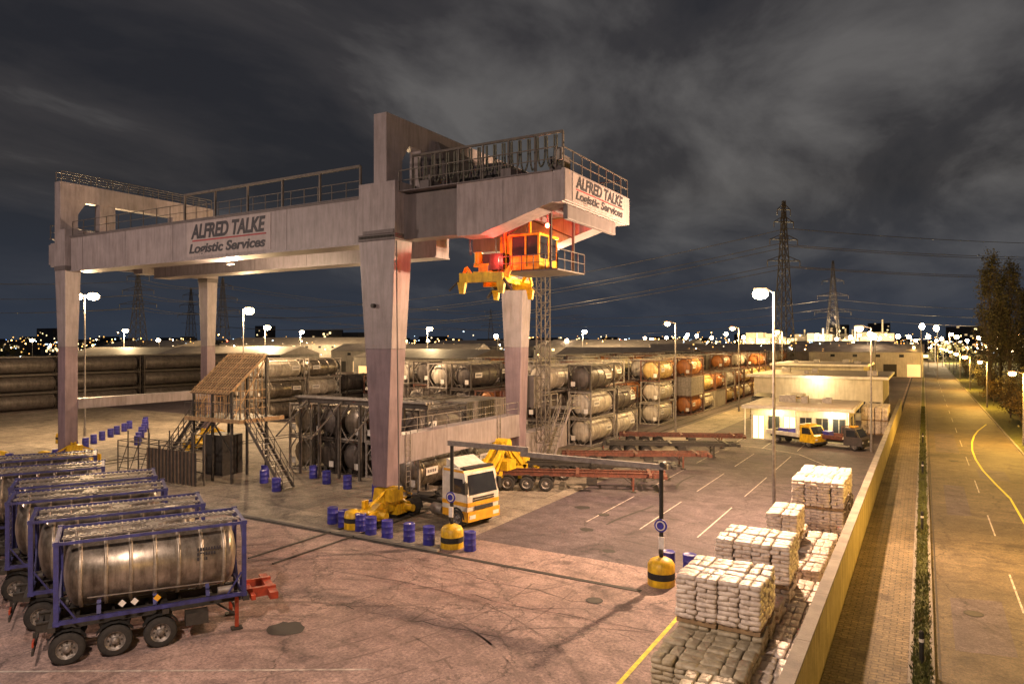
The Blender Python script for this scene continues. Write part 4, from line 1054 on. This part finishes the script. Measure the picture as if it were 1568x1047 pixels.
mp=N('ShaderNodeMapping'); mp.inputs['Rotation'].default_value=(0,0,.9); mp.inputs['Scale'].default_value=(1.0,.6,1); mp.inputs['Location'].default_value=(5.1,3.7,0); Lk(cb.outputs[0],mp.inputs['Vector'])
n1=N('ShaderNodeTexNoise'); n1.inputs['Scale'].default_value=1.9; n1.inputs['Detail'].default_value=9; n1.inputs['Roughness'].default_value=.56; n1.inputs['Distortion'].default_value=.4; Lk(mp.outputs[0],n1.inputs['Vector'])
dt=N('ShaderNodeVectorMath'); dt.operation='DOT_PRODUCT'; Lk(tc.outputs['Generated'],dt.inputs[0])
dv=Vector((-.5038+.8638*.36,.8638+.5038*.36,.27)).normalized(); dt.inputs[1].default_value=dv
lobe=N('ShaderNodeMapRange'); lobe.inputs[1].default_value=.84; lobe.inputs[2].default_value=1.0; lobe.inputs[3].default_value=-.04; lobe.inputs[4].default_value=.10; Lk(dt.outputs['Value'],lobe.inputs[0])
fac=math_('ADD',n1.outputs['Fac'],lobe.outputs[0])
rp=N('ShaderNodeValToRGB'); els=rp.color_ramp.elements
els[0].position=.36; els[0].color=(.018,.018,.023,1); els[1].position=.73; els[1].color=(.115,.108,.106,1)
e_=els.new(.53); e_.color=(.038,.035,.038,1); Lk(fac,rp.inputs['Fac'])
sky=N('ShaderNodeTexSky'); sky.sky_type='NISHITA'; sky.sun_disc=False; sky.sun_elevation=math.radians(1); sky.sun_rotation=math.radians(200)
sk=N('ShaderNodeVectorMath'); sk.operation='SCALE'; sk.inputs[3].default_value=.006; Lk(sky.outputs[0],sk.inputs[0])
ad=N('ShaderNodeVectorMath'); ad.operation='ADD'; Lk(rp.outputs[0],ad.inputs[0]); Lk(sk.outputs[0],ad.inputs[1])
hr=N('ShaderNodeMapRange'); hr.inputs[1].default_value=.0; hr.inputs[2].default_value=.2; Lk(sp.outputs[2],hr.inputs[0])
mx=N('ShaderNodeMix'); mx.data_type='RGBA'; Lk(hr.outputs[0],mx.inputs[0]); mx.inputs[6].default_value=(.030,.040,.060,1); Lk(ad.outputs[0],mx.inputs[7])
Lk(mx.outputs[2],bg.inputs['Color']); bg.inputs['Strength'].default_value=1.0
s=bpy.data.lights.new('ambient_sun','SUN'); s.energy=.06; s.angle=math.radians(8); s.color=(.9,.88,1); so=bpy.data.objects.new('ambient_sun',s); scene.collection.objects.link(so); so.rotation_euler=(math.radians(48),0,math.radians(-10))  # dim sun lamp added as ambient fill

# ------------------------------------------------------------------ camera
c=bpy.data.cameras.new('camera'); co=bpy.data.objects.new('camera',c); scene.collection.objects.link(co)
co.location=(0,0,10); co.rotation_euler=(math.radians(90),0,math.radians(30.25)); c.sensor_width=36; c.lens=24.8; c.clip_end=5000; c.clip_start=.1
scene.camera=co
